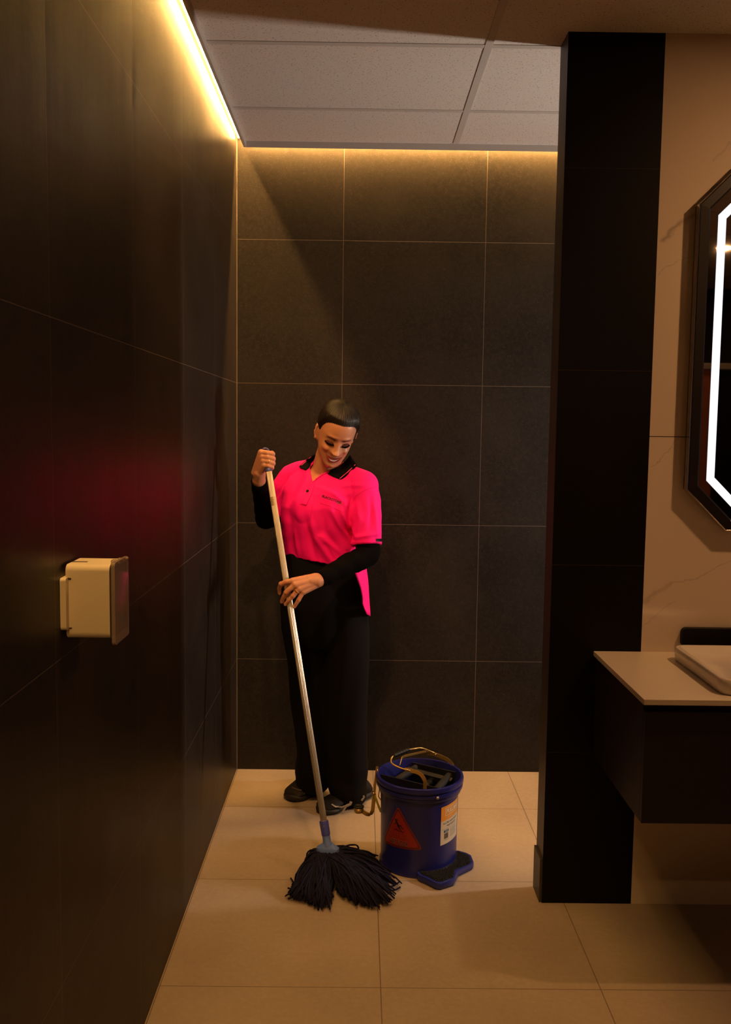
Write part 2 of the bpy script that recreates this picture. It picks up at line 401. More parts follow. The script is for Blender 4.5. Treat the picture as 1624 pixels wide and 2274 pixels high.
# ------------------------------------------------------------------ vanity
CTX, CTY, CTZ = .740, 2.340, .827
tag(new_obj('countertop', BX(CTX, 3.19, CTY, PF-.0005, CTZ-.015, CTZ, bev=.0012), M_white), 'thin white vanity countertop with rectangular basin, against the marble wall', 'countertop')
t = thing('vanity_cabinet', 'dark wall-hung wooden cabinet under the white countertop', 'cabinet', (1.9, 2.6, .49))
new_obj('carcass', BX(.750, 3.19, CTY+.034, PF-.0005, .490, CTZ-.0155), M_cab, t)
new_obj('drawer', BX(.750, 1.95, CTY+.014, CTY+.033, .490, .790, bev=.001), M_cab, t)
new_obj('drawer', BX(1.953, 3.19, CTY+.014, CTY+.033, .490, .790, bev=.001), M_cab, t)
# basin
def rrect(x0, x1, y0, y1, r, n=8):
    out = []
    for cx, cy, a0 in ((x1-r, y1-r, 0), (x0+r, y1-r, 90), (x0+r, y0+r, 180), (x1-r, y0+r, 270)):
        for i in range(n+1):
            a = math.radians(a0+90*i/n); out.append((cx+r*math.cos(a), cy+r*math.sin(a)))
    return out
def basin():
    bx0, bx1, by0, by1 = .955, 1.50, 2.375, 2.775
    L = [(0.012, .0, .032), (.004, .002, .034), (.001, .010, .035), (0, .030, .035), (.001, .0405, .035), (.003, .0430, .034), (.0055, .0438, .033), (.012, .0438, .030), (.0145, .0425, .029), (.030, .026, .035), (.055, .017, .06), (.12, .014, .07)]
    bm = bmesh.new(); rings = []
    for ins, z, r in L: rings.append([(x, y, CTZ+.0003+z) for x, y in rrect(bx0+ins, bx1-ins, by0+ins, by1-ins, r)])
    loft(bm, rings, True); return bm
o = new_obj('basin', basin(), M_ceramic, None, True); auto_smooth(o, 60)
tag(o, 'white rounded rectangular ceramic basin sitting on the countertop', 'basin')
# wall tap
t = thing('wall_tap', 'black wall-mounted tap plate and spout behind the basin', 'tap', (1.16, PF, .88))
bm = bmesh.new(); pts = rrect(1.010, 1.31, .845, .907, .016)
loft(bm, [[(x, PF-.0005, z) for x, z in pts], [(x, PF-.018, z) for x, z in pts], [(x*.99+.0115, PF-.021, .876+(z-.876)*.95) for x, z in pts]])
auto_smooth(new_obj('back_plate', bm, M_black, t), 30)
bm = bmesh.new(); tube(bm, smooth_path([(1.185, PF-.018, .890), (1.185, PF-.08, .893), (1.185, PF-.15, .893), (1.185, PF-.175, .885)]), .014, 20)
new_obj('spout', bm, M_black, t, True)
bm = bmesh.new(); tube(bm, [(1.275, PF-.018, .885), (1.275, PF-.05, .885)], .017, 20); tube(bm, [(1.275, PF-.045, .885), (1.275, PF-.05, .93)], .006, 12)
new_obj('handle', bm, M_black, t, True)
# mirror
def octa(x0, x1, z0, z1, c): return [(x0+c, z0), (x1-c, z0), (x1, z0+c), (x1, z1-c), (x1-c, z1), (x0+c, z1), (x0, z1-c), (x0, z0+c)]
def octa_in(d):
    x0, x1, z0, z1, c = .998, 1.70, 1.215, 2.315, .125
    return octa(x0+d, x1-d, z0+d, z1-d, c-d*.586)
t = thing('led_mirror', 'tall black-framed octagonal mirror with white glowing border', 'mirror', (1.35, PF, 1.2))
FY = PF-.040
bm = bmesh.new()
loft(bm, [[(x, y, z) for x, z in octa_in(d)] for d, y in ((.002, PF-.0005), (.002, FY+.004), (.005, FY+.0015), (.030, FY), (.0345, FY+.003), (.036, FY+.028))], False)
new_obj('frame', bm, mat('black_mirror_frame', (.010, .007, .006), .35), t)
bm = bmesh.new(); loft(bm, [[(x, y, z) for x, z in octa_in(d)] for d, y in ((0, PF-.012), (0, FY+.003), (.0018, FY+.0005), (.0035, FY+.0018))], False)
new_obj('edge_trim', bm, mat('chrome_edge', (.75, .72, .75), .12, metal=1), t)
M_mir = mat('mirror_glass', (.55, .52, .50), .02, metal=1)
GY = FY+.024
def ring_face(d0, d1, y):
    bm = bmesh.new(); a = [bm.verts.new((x, y, z)) for x, z in octa_in(d0)]; b = [bm.verts.new((x, y, z)) for x, z in octa_in(d1)]
    for i in range(8): bm.faces.new((a[i], a[(i+1) % 8], b[(i+1) % 8], b[i]))
    return bm
bm = bmesh.new(); a = [(x, GY, z) for x, z in octa_in(.035)]; loft(bm, [a, [(x, GY+.006, z) for x, _, z in a]])
new_obj('mirror_glass', bm, M_mir, t)
bm = bmesh.new(); loft(bm, [[(x, y, z) for x, z in octa_in(d)] for d, y in ((.066, GY-.0003), (.066, GY-.0012), (.090, GY-.0012), (.090, GY-.0003))], False)
new_obj('light_band', bm, M_mled, t)

# ------------------------------------------------------------------ dispenser on the left wall
t = thing('paper_dispenser', 'small white plastic dispenser box with clear front, mounted on the left wall', 'dispenser', (XL, 1.7, 1.13))
x0, x1, y0, y1, z0, z1 = XL+.004, -.447, 1.650, 1.748, 1.132, 1.266
def slab_profile(x0, x1, pts2):  # extrude a (y,z) outline along x
    bm = bmesh.new(); loft(bm, [[(x0, y, z) for y, z in pts2], [(x1, y, z) for y, z in pts2]]); return bm
o = new_obj('housing', slab_profile(x0+.002, x1, rrect(y0, y1, z0, z1, .012)), M_plw, t); auto_smooth(o, 40)
new_obj('back_plate', slab_profile(XL+.0005, XL+.011, rrect(y0-.016, y1+.01, z0+.018, z1-.022, .006)), M_plw, t)
bm = bmesh.new(); bm.free(); M_slot = mat('slot_gap', (.03, .02, .015), .7)
for q in ((x0-.001, x0+.012, y0-.0012, y0+.003, z1-.0265, z1-.0235), (x0-.001, x0+.012, y0-.0012, y0+.003, z0+.018, z0+.0205), (x0+.002, x0+.03, y0+.035, y0+.043, z1-.003, z1+.0006)):
    new_obj('slot', BX(*q), M_slot, t)
bm = bmesh.new(); box(bm, x1, x1+.0035, y0+.004, y1-.004, z0+.004, z1-.004)
new_obj('gasket', bm, mat('brown_gasket', (.05, .03, .02), .6), t)
M_clear = mat('clear_acrylic', (.55, .42, .36), .06, **{'Transmission_Weight': .55}); M_clear.node_tree.nodes['Principled BSDF'].inputs['IOR'].default_value = 1.3
o = new_obj('clear_front', slab_profile(x1+.0035, x1+.010, rrect(y0-.001, y1+.001, z0-.012, z1+.004, .008)), M_clear, t); auto_smooth(o, 40)
bm = bmesh.new()
for dx, dy, s in ((.0, .018, .004), (.003, .03, .006), (-.004, .045, .007), (.004, .06, .005), (.006, .085, .006), (-.002, .075, .004)):
    ellipsoid(bm, (x1+.002+dx, y0+dy, z1+.001), (s, s*1.6, s*.6), seg=12)
new_obj('catch', remesh(bm, .0012, 1), M_clear, t, True)
# ------------------------------------------------------------------ the person
M_skin = mat('skin', (.50, .225, .13), .42, **{'Subsurface_Weight': .12, 'Subsurface_Radius': (.012, .004, .002), 'Subsurface_Scale': 1.0})
_nt = NT(M_skin); _p = _nt.pos()
_nt.link(_nt.mix(_nt.noise(_p, 60, 4), (.45, .19, .105), (.56, .265, .155)), 'Base Color')
_nt.link(_nt.bump(_nt.noise(_p, 900, 3), .12, .0006), 'Normal')
def clothm(name, c, rough=.85, sheen=.0, spec=.25, sc=900):
    m = mat(name, c, rough, spec=spec); nt = NT(m); p = nt.pos()
    nt.link(nt.bump(nt.noise(p, sc, 2), .25, .0006), 'Normal'); return m
M_pink = clothm('neon_pink_knit', (1.0, .003, .27), .75)
M_pink2 = clothm('pink_stitching', (.62, .004, .06), .8)
M_bknit = clothm('black_knit', (.005, .0045, .005), .9, spec=.1)
M_pants = clothm('black_trouser_cloth', (.0035, .003, .0035), .9, spec=.12)
M_sleeve = clothm('black_stretch_sleeve', (.0022, .0018, .0018), .9, spec=.05)
M_gold = mat('gold', (.9, .55, .15), .2, metal=1)
person = thing('person', 'woman in a neon pink polo shirt and black trousers, smiling down and mopping', 'person', (-.11, 3.60, 0))

# --- head shape as a function -------------------------------------------------
def cr(x, xs, ys):
    if x <= xs[0]: return ys[0]
    if x >= xs[-1]: return ys[-1]
    i = next(k for k in range(len(xs)-1) if x < xs[k+1]+1e-12)
    t = (x-xs[i])/(xs[i+1]-xs[i]); y0 = ys[max(i-1, 0)]; y1 = ys[i]; y2 = ys[i+1]; y3 = ys[min(i+2, len(ys)-1)]
    return .5*(2*y1+(y2-y0)*t+(2*y0-5*y1+4*y2-y3)*t*t+(3*y1-y0-3*y2+y3)*t**3)
HC = [-.121, -.117, -.108, -.095, -.08, -.06, -.04, -.015, .015, .04, .065, .085, .100, .110, .1145]
HW = [.004, .019, .031, .0410, .0495, .0570, .0615, .0650, .0675, .0690, .0650, .0565, .0425, .0255, .004]
HF = [.058, .070, .0775, .0790, .0795, .0825, .0845, .0850, .0885, .0890, .0830, .0690, .0480, .0240, .001]
HB = [.050, .035, .020, .000, -.020, -.045, -.065, -.082, -.0925, -.0950, -.0900, -.0780, -.0590, -.0350, -.003]
def G(x, s): return math.exp(-(x/s)**2)
def sstep(x, a, b):
    t = min(1, max(0, (x-a)/(b-a))); return t*t*(3-2*t)
def bump(a, c):
    A = abs(a); b = 0
    t = min(1, max(0, (.008-c)/.050)); h = .0225*t**1.25*(1-sstep(-c, .043, .052))
    b += h*math.exp(-(abs(a)/(.0085+.0045*t))**2.4)
    b += .0035*G(a, .011)*G(c+.041, .008)
    b += .0085*G(A-.0125, .0062)*G(c+.0415, .0065)
    b -= .0115*G(A-.030, .0150)*G(c+.003, .0105)
    b += .0085*G(A-.0305, .0105)*G(c+.0065, .0068)
    b -= .0035*G(A-.013, .006)*G(c-.001, .010)
    b += .0040*G(A-.028, .020)*G(c-.019, .0065)
    b += .0100*G(A-.041, .0145)*G(c+.036, .0125)
    b -= .0045*G(A-.0300, .0040)*G(c+.054, .012)
    b += .0050*G(a, .023)*G(c+.0655, .0115)
    b += .0030*G(a, .017)*G(c+.0800, .0055)
    b -= .0030*G(a, .020)*G(c+.0895, .0050)
    b += .0060*G(a, .015)*G(c+.1040, .0100)
    cm = mouthc(a); b -= .0042*sstep(.031-A, 0, .006)*G(c-cm, .0030)
    b -= .0015*G(a, .0035)*G(c+.056, .006)
    return b
def mouthc(a): return -.0742+.0130*(abs(a)/.031)**2
def front(a, c):
    w = cr(c, HC, HW); F = cr(c, HC, HF); B = cr(c, HC, HB); h = (F-B)/2; t = min(.999, abs(a)/w); p = 2.25-.25*sstep(c, 0, .05)
    return (F+B)/2+h*(1-t**p)**(1/p)+bump(a, c)*(1-sstep(t, .86, .99))
def head_pt(c, th, off=0):
    w = cr(c, HC, HW); F = cr(c, HC, HF); B = cr(c, HC, HB); p = 2/(2.25-.25*sstep(c, 0, .05))
    s, k = math.sin(th), math.cos(th); a = w*math.copysign(abs(s)**p, s); b = (F+B)/2+(F-B)/2*math.copysign(abs(k)**p, k)
    if k > 0: b += bump(a, c)*(1-sstep(abs(s)**p, .86, .99))
    if off:
        n = Vector((a/.070**2, b/.090**2, (c-.015)/.105**2)).normalized(); return Vector((a, b, c))+n*off
    return Vector((a, b, c))
HO = Vector((-.0895, 3.47, 1.4985)); _ya, _pt, _ro = math.radians(8), math.radians(29), math.radians(11.5)
_fw = Vector((math.sin(_ya), -math.cos(_ya), 0)); _rt = Vector((math.cos(_ya), math.sin(_ya), 0)); _up = Vector((0, 0, 1))
_f2 = math.cos(_pt)*_fw-math.sin(_pt)*_up; _u2 = math.cos(_pt)*_up+math.sin(_pt)*_fw
_u3 = math.cos(_ro)*_u2+math.sin(_ro)*_rt; _r3 = math.cos(_ro)*_rt-math.sin(_ro)*_u2
HS = .985
def HM(v): return HO+(_r3*v[0]+_f2*v[1]+_u3*v[2])*HS
def face_grid(fn, nu, nv, off=.0010):
    """fn(u,v)->(a,c[,extra]) laid on the front of the face"""
    bm = bmesh.new(); V = []
    for i in range(nu+1):
        row = []
        for j in range(nv+1):
            q = fn(i/nu, j/nv); e = q[2] if len(q) > 2 else 0; row.append(bm.verts.new(HM((q[0], front(q[0], q[1])+off+e, q[1]))))
        V.append(row)
    for i in range(nu):
        for j in range(nv): bm.faces.new((V[i][j], V[i+1][j], V[i+1][j+1], V[i][j+1]))
    bmesh.ops.recalc_face_normals(bm, faces=bm.faces)
    return bm

# --- body: joints ------------------------------------------------------------
POLE_A = atY(590, 1000, 3.40); POLE_B = atY(728, 1878, 3.02)
def pole_at_px(y):
    lo, hi = 0., 1.
    for _ in range(40):
        m = (lo+hi)/2; q = POLE_A.lerp(POLE_B, m); z = (q-CC).dot(CF); py = 1137-FPX*(q-CC).dot(CU)/z
        if py < y: lo = m
        else: hi = m
    return POLE_A.lerp(POLE_B, lo)
SHL = atY(808, 1083, 3.50); SHR = atY(645, 1060, 3.64)            # her left (right in view) and right shoulder
ELL = atY(815, 1233, 3.43); WRL = atY(704, 1290, 3.27)
ELR = atY(594, 1150, 3.66); WRR = atY(575, 1066, 3.44)
bm = bmesh.new()
# head
cs = []
for i in range(len(HC)-1):
    n = 6 if HC[i+1]-HC[i] > .012 else 4
    cs += [HC[i]+(HC[i+1]-HC[i])*k/n for k in range(n)]
cs.append(HC[-1]); cs = [c for c in np.linspace(-.121, .1145, 130)]
NT_ = 180
ths = [2*math.pi*k/NT_ for k in range(NT_)]
loft(bm, [[HM(head_pt(c, th)) for th in ths] for c in cs])
# ears
for s in (-1, 1):
    M = Matrix.Rotation(0, 3, 'X')
    ec = Vector((s*.0660, -.008 if s < 0 else -.022, -.010))
    b2 = bmesh.new(); bmesh.ops.create_uvsphere(b2, u_segments=24, v_segments=16, radius=1)
    for v in b2.verts:
        x, y, z = v.co; rr = math.hypot(y, z)
        px = x*.0065+.0075*sstep(rr, .45, .9)*(1 if x*s > 0 or True else 0)*s*.6
        v.co = HM(ec+Vector((px+s*(.004-.35*(y*.017)), y*.0165*(1+.15*z), z*.031)))
    merge(bm, b2)
    ellipsoid(bm, HM(ec+Vector((s*.003, .006, -.030))), (.0060, .0060, .0085))
NB = atY(722, 1052, 3.575)                                         # neck base
capsule(bm, HM((0, -.015, -.045)), NB, .049, .054)
capsule(bm, HM((0, .018, -.075)), NB+Vector((0, -.03, .01)), .036, .044)
capsule(bm, NB+Vector((0, 0, -.01)), NB+Vector((0, .01, -.06)), .060, .075)
CH = atY(722, 1130, 3.56); PEL = atY(722, 1290, 3.60)
def torso_frame(): 
    a = math.radians(-24); return Vector((math.cos(a), math.sin(a), 0)), Vector((math.sin(a), -math.cos(a), 0))
TR, TF = torso_frame()
def ering(c, a, b, n=48, p=2.3, tr=TR, tf=TF, z=0):
    out = []
    for k in range(n):
        th = 2*math.pi*k/n; x = math.copysign(abs(math.cos(th))**(2/p), math.cos(th))*a; y = math.copysign(abs(math.sin(th))**(2/p), math.sin(th))*b
        out.append(c+tr*x+tf*y+Vector((0, 0, z)))
    return out
def torso(bm, grow, top=True, levels=None):
    L = levels or [(1330, 722, .125, .085, 3.60), (1280, 718, .125, .085, 3.60), (1235, 713, .132, .090, 3.59), (1190, 709, .140, .102, 3.58), (1150, 707, .141, .112, 3.57), (1115, 712, .147, .115, 3.565), (1085, 722, .155, .105, 3.565), (1060, 727, .140, .088, 3.57), (1045, 725, .105, .070, 3.575), (1034, 723, .075, .056, 3.58)]
    loft(bm, [ering(atY(x, y, d), a+grow, b+grow) for y, x, a, b, d in L])
torso(bm, -.012)
capsule(bm, NB+Vector((0, .01, -.05)), SHL+Vector((-.02, 0, 0)), .045, .046); capsule(bm, NB+Vector((0, .01, -.04)), SHR+Vector((.02, 0, 0)), .045, .044)
# arms
capsule(bm, SHL, ELL, .046, .036); capsule(bm, ELL, WRL+(WRL-ELL).normalized()*-.005, .036, .025)
capsule(bm, SHR, ELR, .044, .036); capsule(bm, ELR, WRR, .036, .025)
# legs
HIPR = atY(685, 1345, 3.62); HIPL = atY(762, 1345, 3.60)
KNR = atY(694, 1550, 3.645); KNL = atY(768, 1560, 3.60)
ANR = atZ(684, 1745, .075); ANR.y = 3.74; ANR = atY(684, 1738, 3.76); ANL = atY(786, 1757, 3.66)
ANR = Vector((-.198, 3.790, .085)); ANL = Vector((-.012, 3.665, .085))
for h, k, a in ((HIPR, KNR, ANR), (HIPL, KNL, ANL)):
    capsule(bm, h, k, .066, .046); capsule(bm, k, a, .044, .030)
capsule(bm, ANR, (-.238, 3.705, .034), .026, .018); capsule(bm, ANL, (-.090, 3.585, .034), .026, .018)
body_bm = remesh(bm, .0062, 3)
# finer mesh for head, neck and hands is fused on top: one continuous surface
bm2 = bmesh.new(); body_bm.to_mesh(bpy.data.meshes.new('x')) if False else None
# hands ----------------------------------------------------------------------
def hand_left(bm):
    Y = pole_at_px(1310).y-.017
    pts = dict(w=(704, 1289, Y+.030), w2=(700, 1285, Y+.02),
        i0=(650, 1290.5, Y-.004), m0=(656, 1299, Y-.010), r0=(664.5, 1307.5, Y-.008), p0=(673, 1314, Y-.002))
    P_ = {k: atY(*v) for k, v in pts.items()}
    for k, r in (('i0', .0125), ('m0', .0135), ('r0', .013), ('p0', .0125)):
        capsule(bm, atY(703+{'i0': -1, 'm0': 0, 'r0': 1, 'p0': 1}[k]*2, {'i0': 1281.5, 'm0': 1286, 'r0': 1291, 'p0': 1296}[k], Y+.026), P_[k], .0165 if k in 'm0r0' else .0150, r)
    capsule(bm, WRL, atY(690, 1290, Y+.018), .0245, .021)
    capsule(bm, P_['i0'], P_['p0'], .0110, .0115)
    F = {'i': [(650, 1290.5, -.004), (636, 1292, -.007), (624.5, 1297, -.002), (620.5, 1307, .012), (621.0, 1317, .020)],
         'm': [(656, 1299, -.010), (645, 1307, -.013), (635.5, 1316, -.012), (629.5, 1327, -.003), (626, 1336, .006)],
         'r': [(664.5, 1307.5, -.008), (658, 1314.5, -.012), (651, 1323, -.013), (641, 1334, -.009), (634.5, 1342, -.002)],
         'p': [(673, 1314, -.002), (668.5, 1323, -.006), (663.5, 1332, -.008), (658.5, 1340, -.006), (654, 1347.5, -.002)]}
    R = {'i': .0092, 'm': .0094, 'r': .0090, 'p': .0080}
    tips = {}
    for k, pl in F.items():
        q = [atY(x, y, Y+d) for x, y, d in pl]; r = R[k]
        for i in range(4): capsule(bm, q[i], q[i+1], r*(1.12-.09*i), r*(1.12-.09*(i+1)), 16)
        ellipsoid(bm, q[2], (r*1.07,)*3, seg=16)
        tips[k] = (q[3], q[4], r*.78)
    q = [atY(680, 1284, Y+.030), atY(664, 1288, Y+.036), atY(652, 1298, Y+.038), atY(643, 1309, Y+.034)]
    for i in range(3): capsule(bm, q[i], q[i+1], .0125-.0013*i, .0112-.0013*i, 16)
    return F, tips, Y
def hand_right(bm):
    Y = 3.3750
    mc = [(580.0, 1004.5), (582.5, 1013.5), (584.5, 1023), (587, 1033)]
    pip = [(606.0, 1008.0), (607.2, 1018.5), (606.8, 1028.5), (604.5, 1037.5)]
    R = [.0088, .0090, .0087, .0080]
    wr = [(567, 1050), (569.5, 1053), (572, 1056), (574.5, 1059)]
    tips = []
    for k in range(4):
        m = atY(*mc[k], Y+.002); w = atY(*wr[k], Y+.045); capsule(bm, w, m, .0150, .0118, 16)
        p = atY(*pip[k], Y+.004); r = R[k]
        mid = atY((mc[k][0]+pip[k][0])/2, (mc[k][1]+pip[k][1])/2-1.0, Y-.003)
        capsule(bm, m, mid, r*1.12, r*1.06, 16); capsule(bm, mid, p, r*1.06, r*1.02, 16)
        d = atY(pip[k][0]+.5, pip[k][1]+1.5, Y+.028); capsule(bm, p, d, r*1.02, r*.94, 16)
        e = atY(pip[k][0]-14, pip[k][1]+1, Y+.041); capsule(bm, d, e, r*.94, r*.82, 16); tips.append((d, e, r*.82))
    capsule(bm, atY(*mc[0], Y+.008), atY(*mc[3], Y+.010), .0115, .0115)
    capsule(bm, WRR, atY(577, 1050, Y+.04), .0245, .023)
    q = [atY(580, 1050, Y+.045), atY(592, 1038, Y+.060), atY(600, 1022, Y+.058), atY(604.2, 1006, Y+.045)]
    for i in range(3): capsule(bm, q[i], q[i+1], .0135-.0015*i, .0120-.0015*i, 16)
    return mc, pip, Y
hb = bmesh.new()
loft(hb, [[HM(head_pt(c, th)) for th in ths] for c in cs])
for s in (-1, 1):
    ec = Vector((s*.0690, -.006 if s < 0 else -.022, -.012))
    # ear rim, lobe and shell
    rim = []
    for k in range(15):
        t = math.radians(-55+k*18); rim.append(HM(ec+Vector((s*(.0045+.005*sstep(-math.cos(t), -.2, 1)+.003), -.0135*math.cos(t)*1.05, .0265*math.sin(t)+.001))))
    tube(hb, rim, [.0024]*15, 10)
    ellipsoid(hb, HM(ec+Vector((s*.0015, -.003, 0))), (.0060, .012, .024), Matrix((_r3, _f2, _u3)).transposed())
    ellipsoid(hb, HM(ec+Vector((s*.0045, .006, -.025))), (.0045, .0060, .0075), Matrix((_r3, _f2, _u3)).transposed())
capsule(hb, HM((0, -.015, -.045)), NB, .049, .054)
capsule(hb, HM((0, .018, -.075)), NB+Vector((0, -.03, .01)), .036, .044)
capsule(hb, NB+Vector((0, 0, -.01)), NB+Vector((0, .01, -.06)), .060, .075)
Fl, tipsL, YL = hand_left(hb)
mcR, pipR, YR = hand_right(hb)
capsule(hb, ELL.lerp(WRL, .55), WRL, .030, .0250); capsule(hb, ELR.lerp(WRR, .55), WRR, .030, .0255)
me = bpy.data.meshes.new('tmpb'); body_bm.to_mesh(me); body_bm.free(); hb.from_mesh(me); bpy.data.meshes.remove(me)
bb = remesh(hb, .0024, 1, .45)
body = new_obj('body', bb, M_skin, person, True)
body_bvh = bvh_of(body)

# face details ---------------------------------------------------------------
M_brow = mat('brow_hair', (.006, .003, .002), .7); M_lip = mat('lipstick', (.36, .018, .04), .3); M_teeth = mat('teeth', (.95, .88, .82), .25)
M_lash = mat('eyelashes', (.003, .0015, .0015), .9, spec=.05); M_lid = mat('eyeshadow', (.10, .032, .018), .8, spec=.15)
for s in (-1, 1):
    def brow(u, v, s=s):
        a = .0135+.033*u; c = .0085+.0085*math.sin(min(1, u*1.25)*math.pi*.55)-.0035*max(0, u-.6)/.4; th = .0042*(1-u*.68)*min(1, u*8+.35); return (s*a, c+(v-.5)*2*th*.62)
    new_obj('eyebrow', face_grid(brow, 22, 3, .0028), M_brow, person, True)
    def lid(u, v, s=s):
        a = .0155+.031*u; k = math.sin(math.pi*u)**.7; lo = -.0105-.0022*k; hi = -.0075+.0065*k; return (s*a, lo+(hi-lo)*v)
    new_obj('eyelid', face_grid(lid, 18, 6, .0016), M_lid, person, True)
    def lash(u, v, s=s):
        a = .0145+.0345*u; k = math.sin(math.pi*min(1, u*.97)); mid = -.0105-.0030*k+.0035*max(0, u-.75)*4*.3; th = .0024+.0022*u*(1-u)*4*.6; return (s*a, mid+(v-.5)*2*th*.8-.0005, .0012+.0030*(1-v))
    new_obj('eyelashes', face_grid(lash, 20, 4, .0022), M_lash, person, True)
def up_lip(u, v):
    a = -.0325+.065*u; k = 1-(2*u-1)**2; base = mouthc(a)+.0022*k; bow = .0068*k**.75-.0012*G(a, .004); return (a, base+bow*v*.9, .0012*math.sin(math.pi*v)*k)
def lo_lip(u, v):
    a = -.0325+.065*u; k = 1-(2*u-1)**2; base = mouthc(a)-.0058*k; return (a, base-.0080*k**.8*v, .0022*math.sin(math.pi*v)*k)
def teeth(u, v):
    a = -.0260+.052*u; k = 1-(2*u-1)**2; hi = mouthc(a)+.0030*k; lo = mouthc(a)-.0068*k; return (a, lo+(hi-lo)*v)
new_obj('lips', face_grid(up_lip, 28, 6, .0026), M_lip, person, True)
new_obj('lips', face_grid(lo_lip, 28, 6, .0028), M_lip, person, True)
new_obj('teeth', face_grid(teeth, 24, 5, .0016), M_teeth, person, True)
# hair: cap over the skull with a soft hairline, low knot behind
def hairline(th):
    """height of the hairline at angle th (0 = front)"""
    x = abs(((th+math.pi) % (2*math.pi))-math.pi)
    return cr(x, [0, .35, .7, 1.0, 1.25, 1.45, 1.62, 1.8, 2.2, 3.1416], [.0650, .0650, .0610, .048, .022, -.004, -.010, -.034, -.054, -.062])
M_hair = mat('dark_brown_hair', (.010, .0055, .0035), .45, spec=.35)
nt = NT(M_hair); tc = nt.n('ShaderNodeTexCoord').outputs['UV']
mp = nt.n('ShaderNodeMapping', inp={0: tc}); mp.inputs['Scale'].default_value = (150, 3, 1)
hn = nt.noise(mp.outputs[0], 1.0, 4, .6)
nt.link(nt.mix(hn, (.003, .0016, .0012), (.013, .0075, .005)), 'Base Color'); nt.link(nt.bump(hn, .7, .002), 'Normal')
bm = bmesh.new(); uvl = bm.loops.layers.uv.new('UVMap'); rings = []; HCs = list(np.linspace(-.085, .1145, 110)); NH = 200
for c in HCs:
    row = []
    for k in range(NH):
        th = 2*math.pi*k/NH; e = sstep(c-hairline(th)-.0015*math.sin(th*61)-.001*math.sin(th*133+c*300), -.003, .034)
        p = head_pt(c, th, -.0012+.0115*e*(1-.35*sstep(c, .098, .1145))+.0006*math.sin(th*47+c*25)*e if e > 0 else -.006)
        if th < 1.2 or th > 5.1:  # slight backward sweep ridges
            pass
        v = bm.verts.new(HM(p)); row.append(v)
    rings.append(row)
bm.faces.new(rings[-1])
for i in range(len(rings)-1):
    for j in range(NH):
        k = (j+1) % NH; f = bm.faces.new((rings[i][j], rings[i][k], rings[i+1][k], rings[i+1][j]))
        for l, (uu, vv) in zip(f.loops, ((j/NH, i/110), ((j+1)/NH, i/110), ((j+1)/NH, (i+1)/110), (j/NH, (i+1)/110))): l[uvl].uv = (uu, vv)
hair = new_obj('hair', bm, M_hair, person, True)
bm = bmesh.new(); ellipsoid(bm, HM((0, -.105, -.030)), (.034, .026, .030)); new_obj('hair_bun', bm, M_hair, hair, True)
for s in (-1, 1):
    bm = bmesh.new(); ellipsoid(bm, HM((s*.0735, -.001 if s < 0 else -.018, -.0400)), (.0030, .0030, .0030), seg=12); new_obj('earring', bm, M_gold, person, True)
# rings and nails
def ring_on(p0, p1, r, name='ring'):
    d = (p1-p0).normalized(); u, v = frame_of(d); bm = bmesh.new(); n = 28
    pts = [p0+(u*math.cos(t)+v*math.sin(t))*r for t in [2*math.pi*k/n for k in range(n+1)]]
    tube(bm, pts, .0011, 8, False); new_obj(name, bm, M_gold, person, True)
q = [atY(x, y, YL+d) for x, y, d in Fl['r']]
ring_on(q[0].lerp(q[1], .85), q[2], .0104)
bm = bmesh.new(); ellipsoid(bm, q[0].lerp(q[1], .85)+Vector((-.002, -.0115, .003)), (.0018,)*3, seg=10); new_obj('ring_stone', bm, M_gold, person, True)
ring_on(atY(598, 1024.5, YR-.002), atY(604, 1026, YR-.001), .0098)
M_nail = mat('nail', (.62, .33, .25), .2)
for k, (a, b, r) in tipsL.items():
    d = (b-a).normalized(); n = (CC-b).normalized(); n = (n-d*n.dot(d)).normalized(); s = d.cross(n)
    c = b+n*(r*.80)-d*.001
    bm = bmesh.new(); ellipsoid(bm, c, (.0040, .0058, .0014), Matrix((s, d, n)).transposed(), 14); new_obj('fingernail', bm, M_nail, person, True)

# --- shirt ------------------------------------------------------------------
def P3(x, y, Y): return atY(x, y, Y)
bm = bmesh.new()
torso(bm, .0, levels=[(1256, 716, .152, .108, 3.59), (1240, 714, .150, .108, 3.588), (1200, 711, .148, .113, 3.58), (1160, 709, .150, .122, 3.570), (1125, 712, .155, .124, 3.563), (1092, 721, .160, .114, 3.563), (1068, 727, .152, .098, 3.566), (1050, 726, .125, .082, 3.572), (1038, 722, .090, .068, 3.578), (1028, 719, .066, .058, 3.585)])
ellipsoid(bm, atY(692, 1130, 3.500), (.072, .060, .080)); ellipsoid(bm, atY(762, 1132, 3.490), (.074, .062, .082))
capsule(bm, atY(700, 1044, 3.59), SHR+Vector((.015, 0, .004)), .050, .052); capsule(bm, atY(752, 1054, 3.56), SHL+Vector((-.006, 0, .006)), .054, .060)
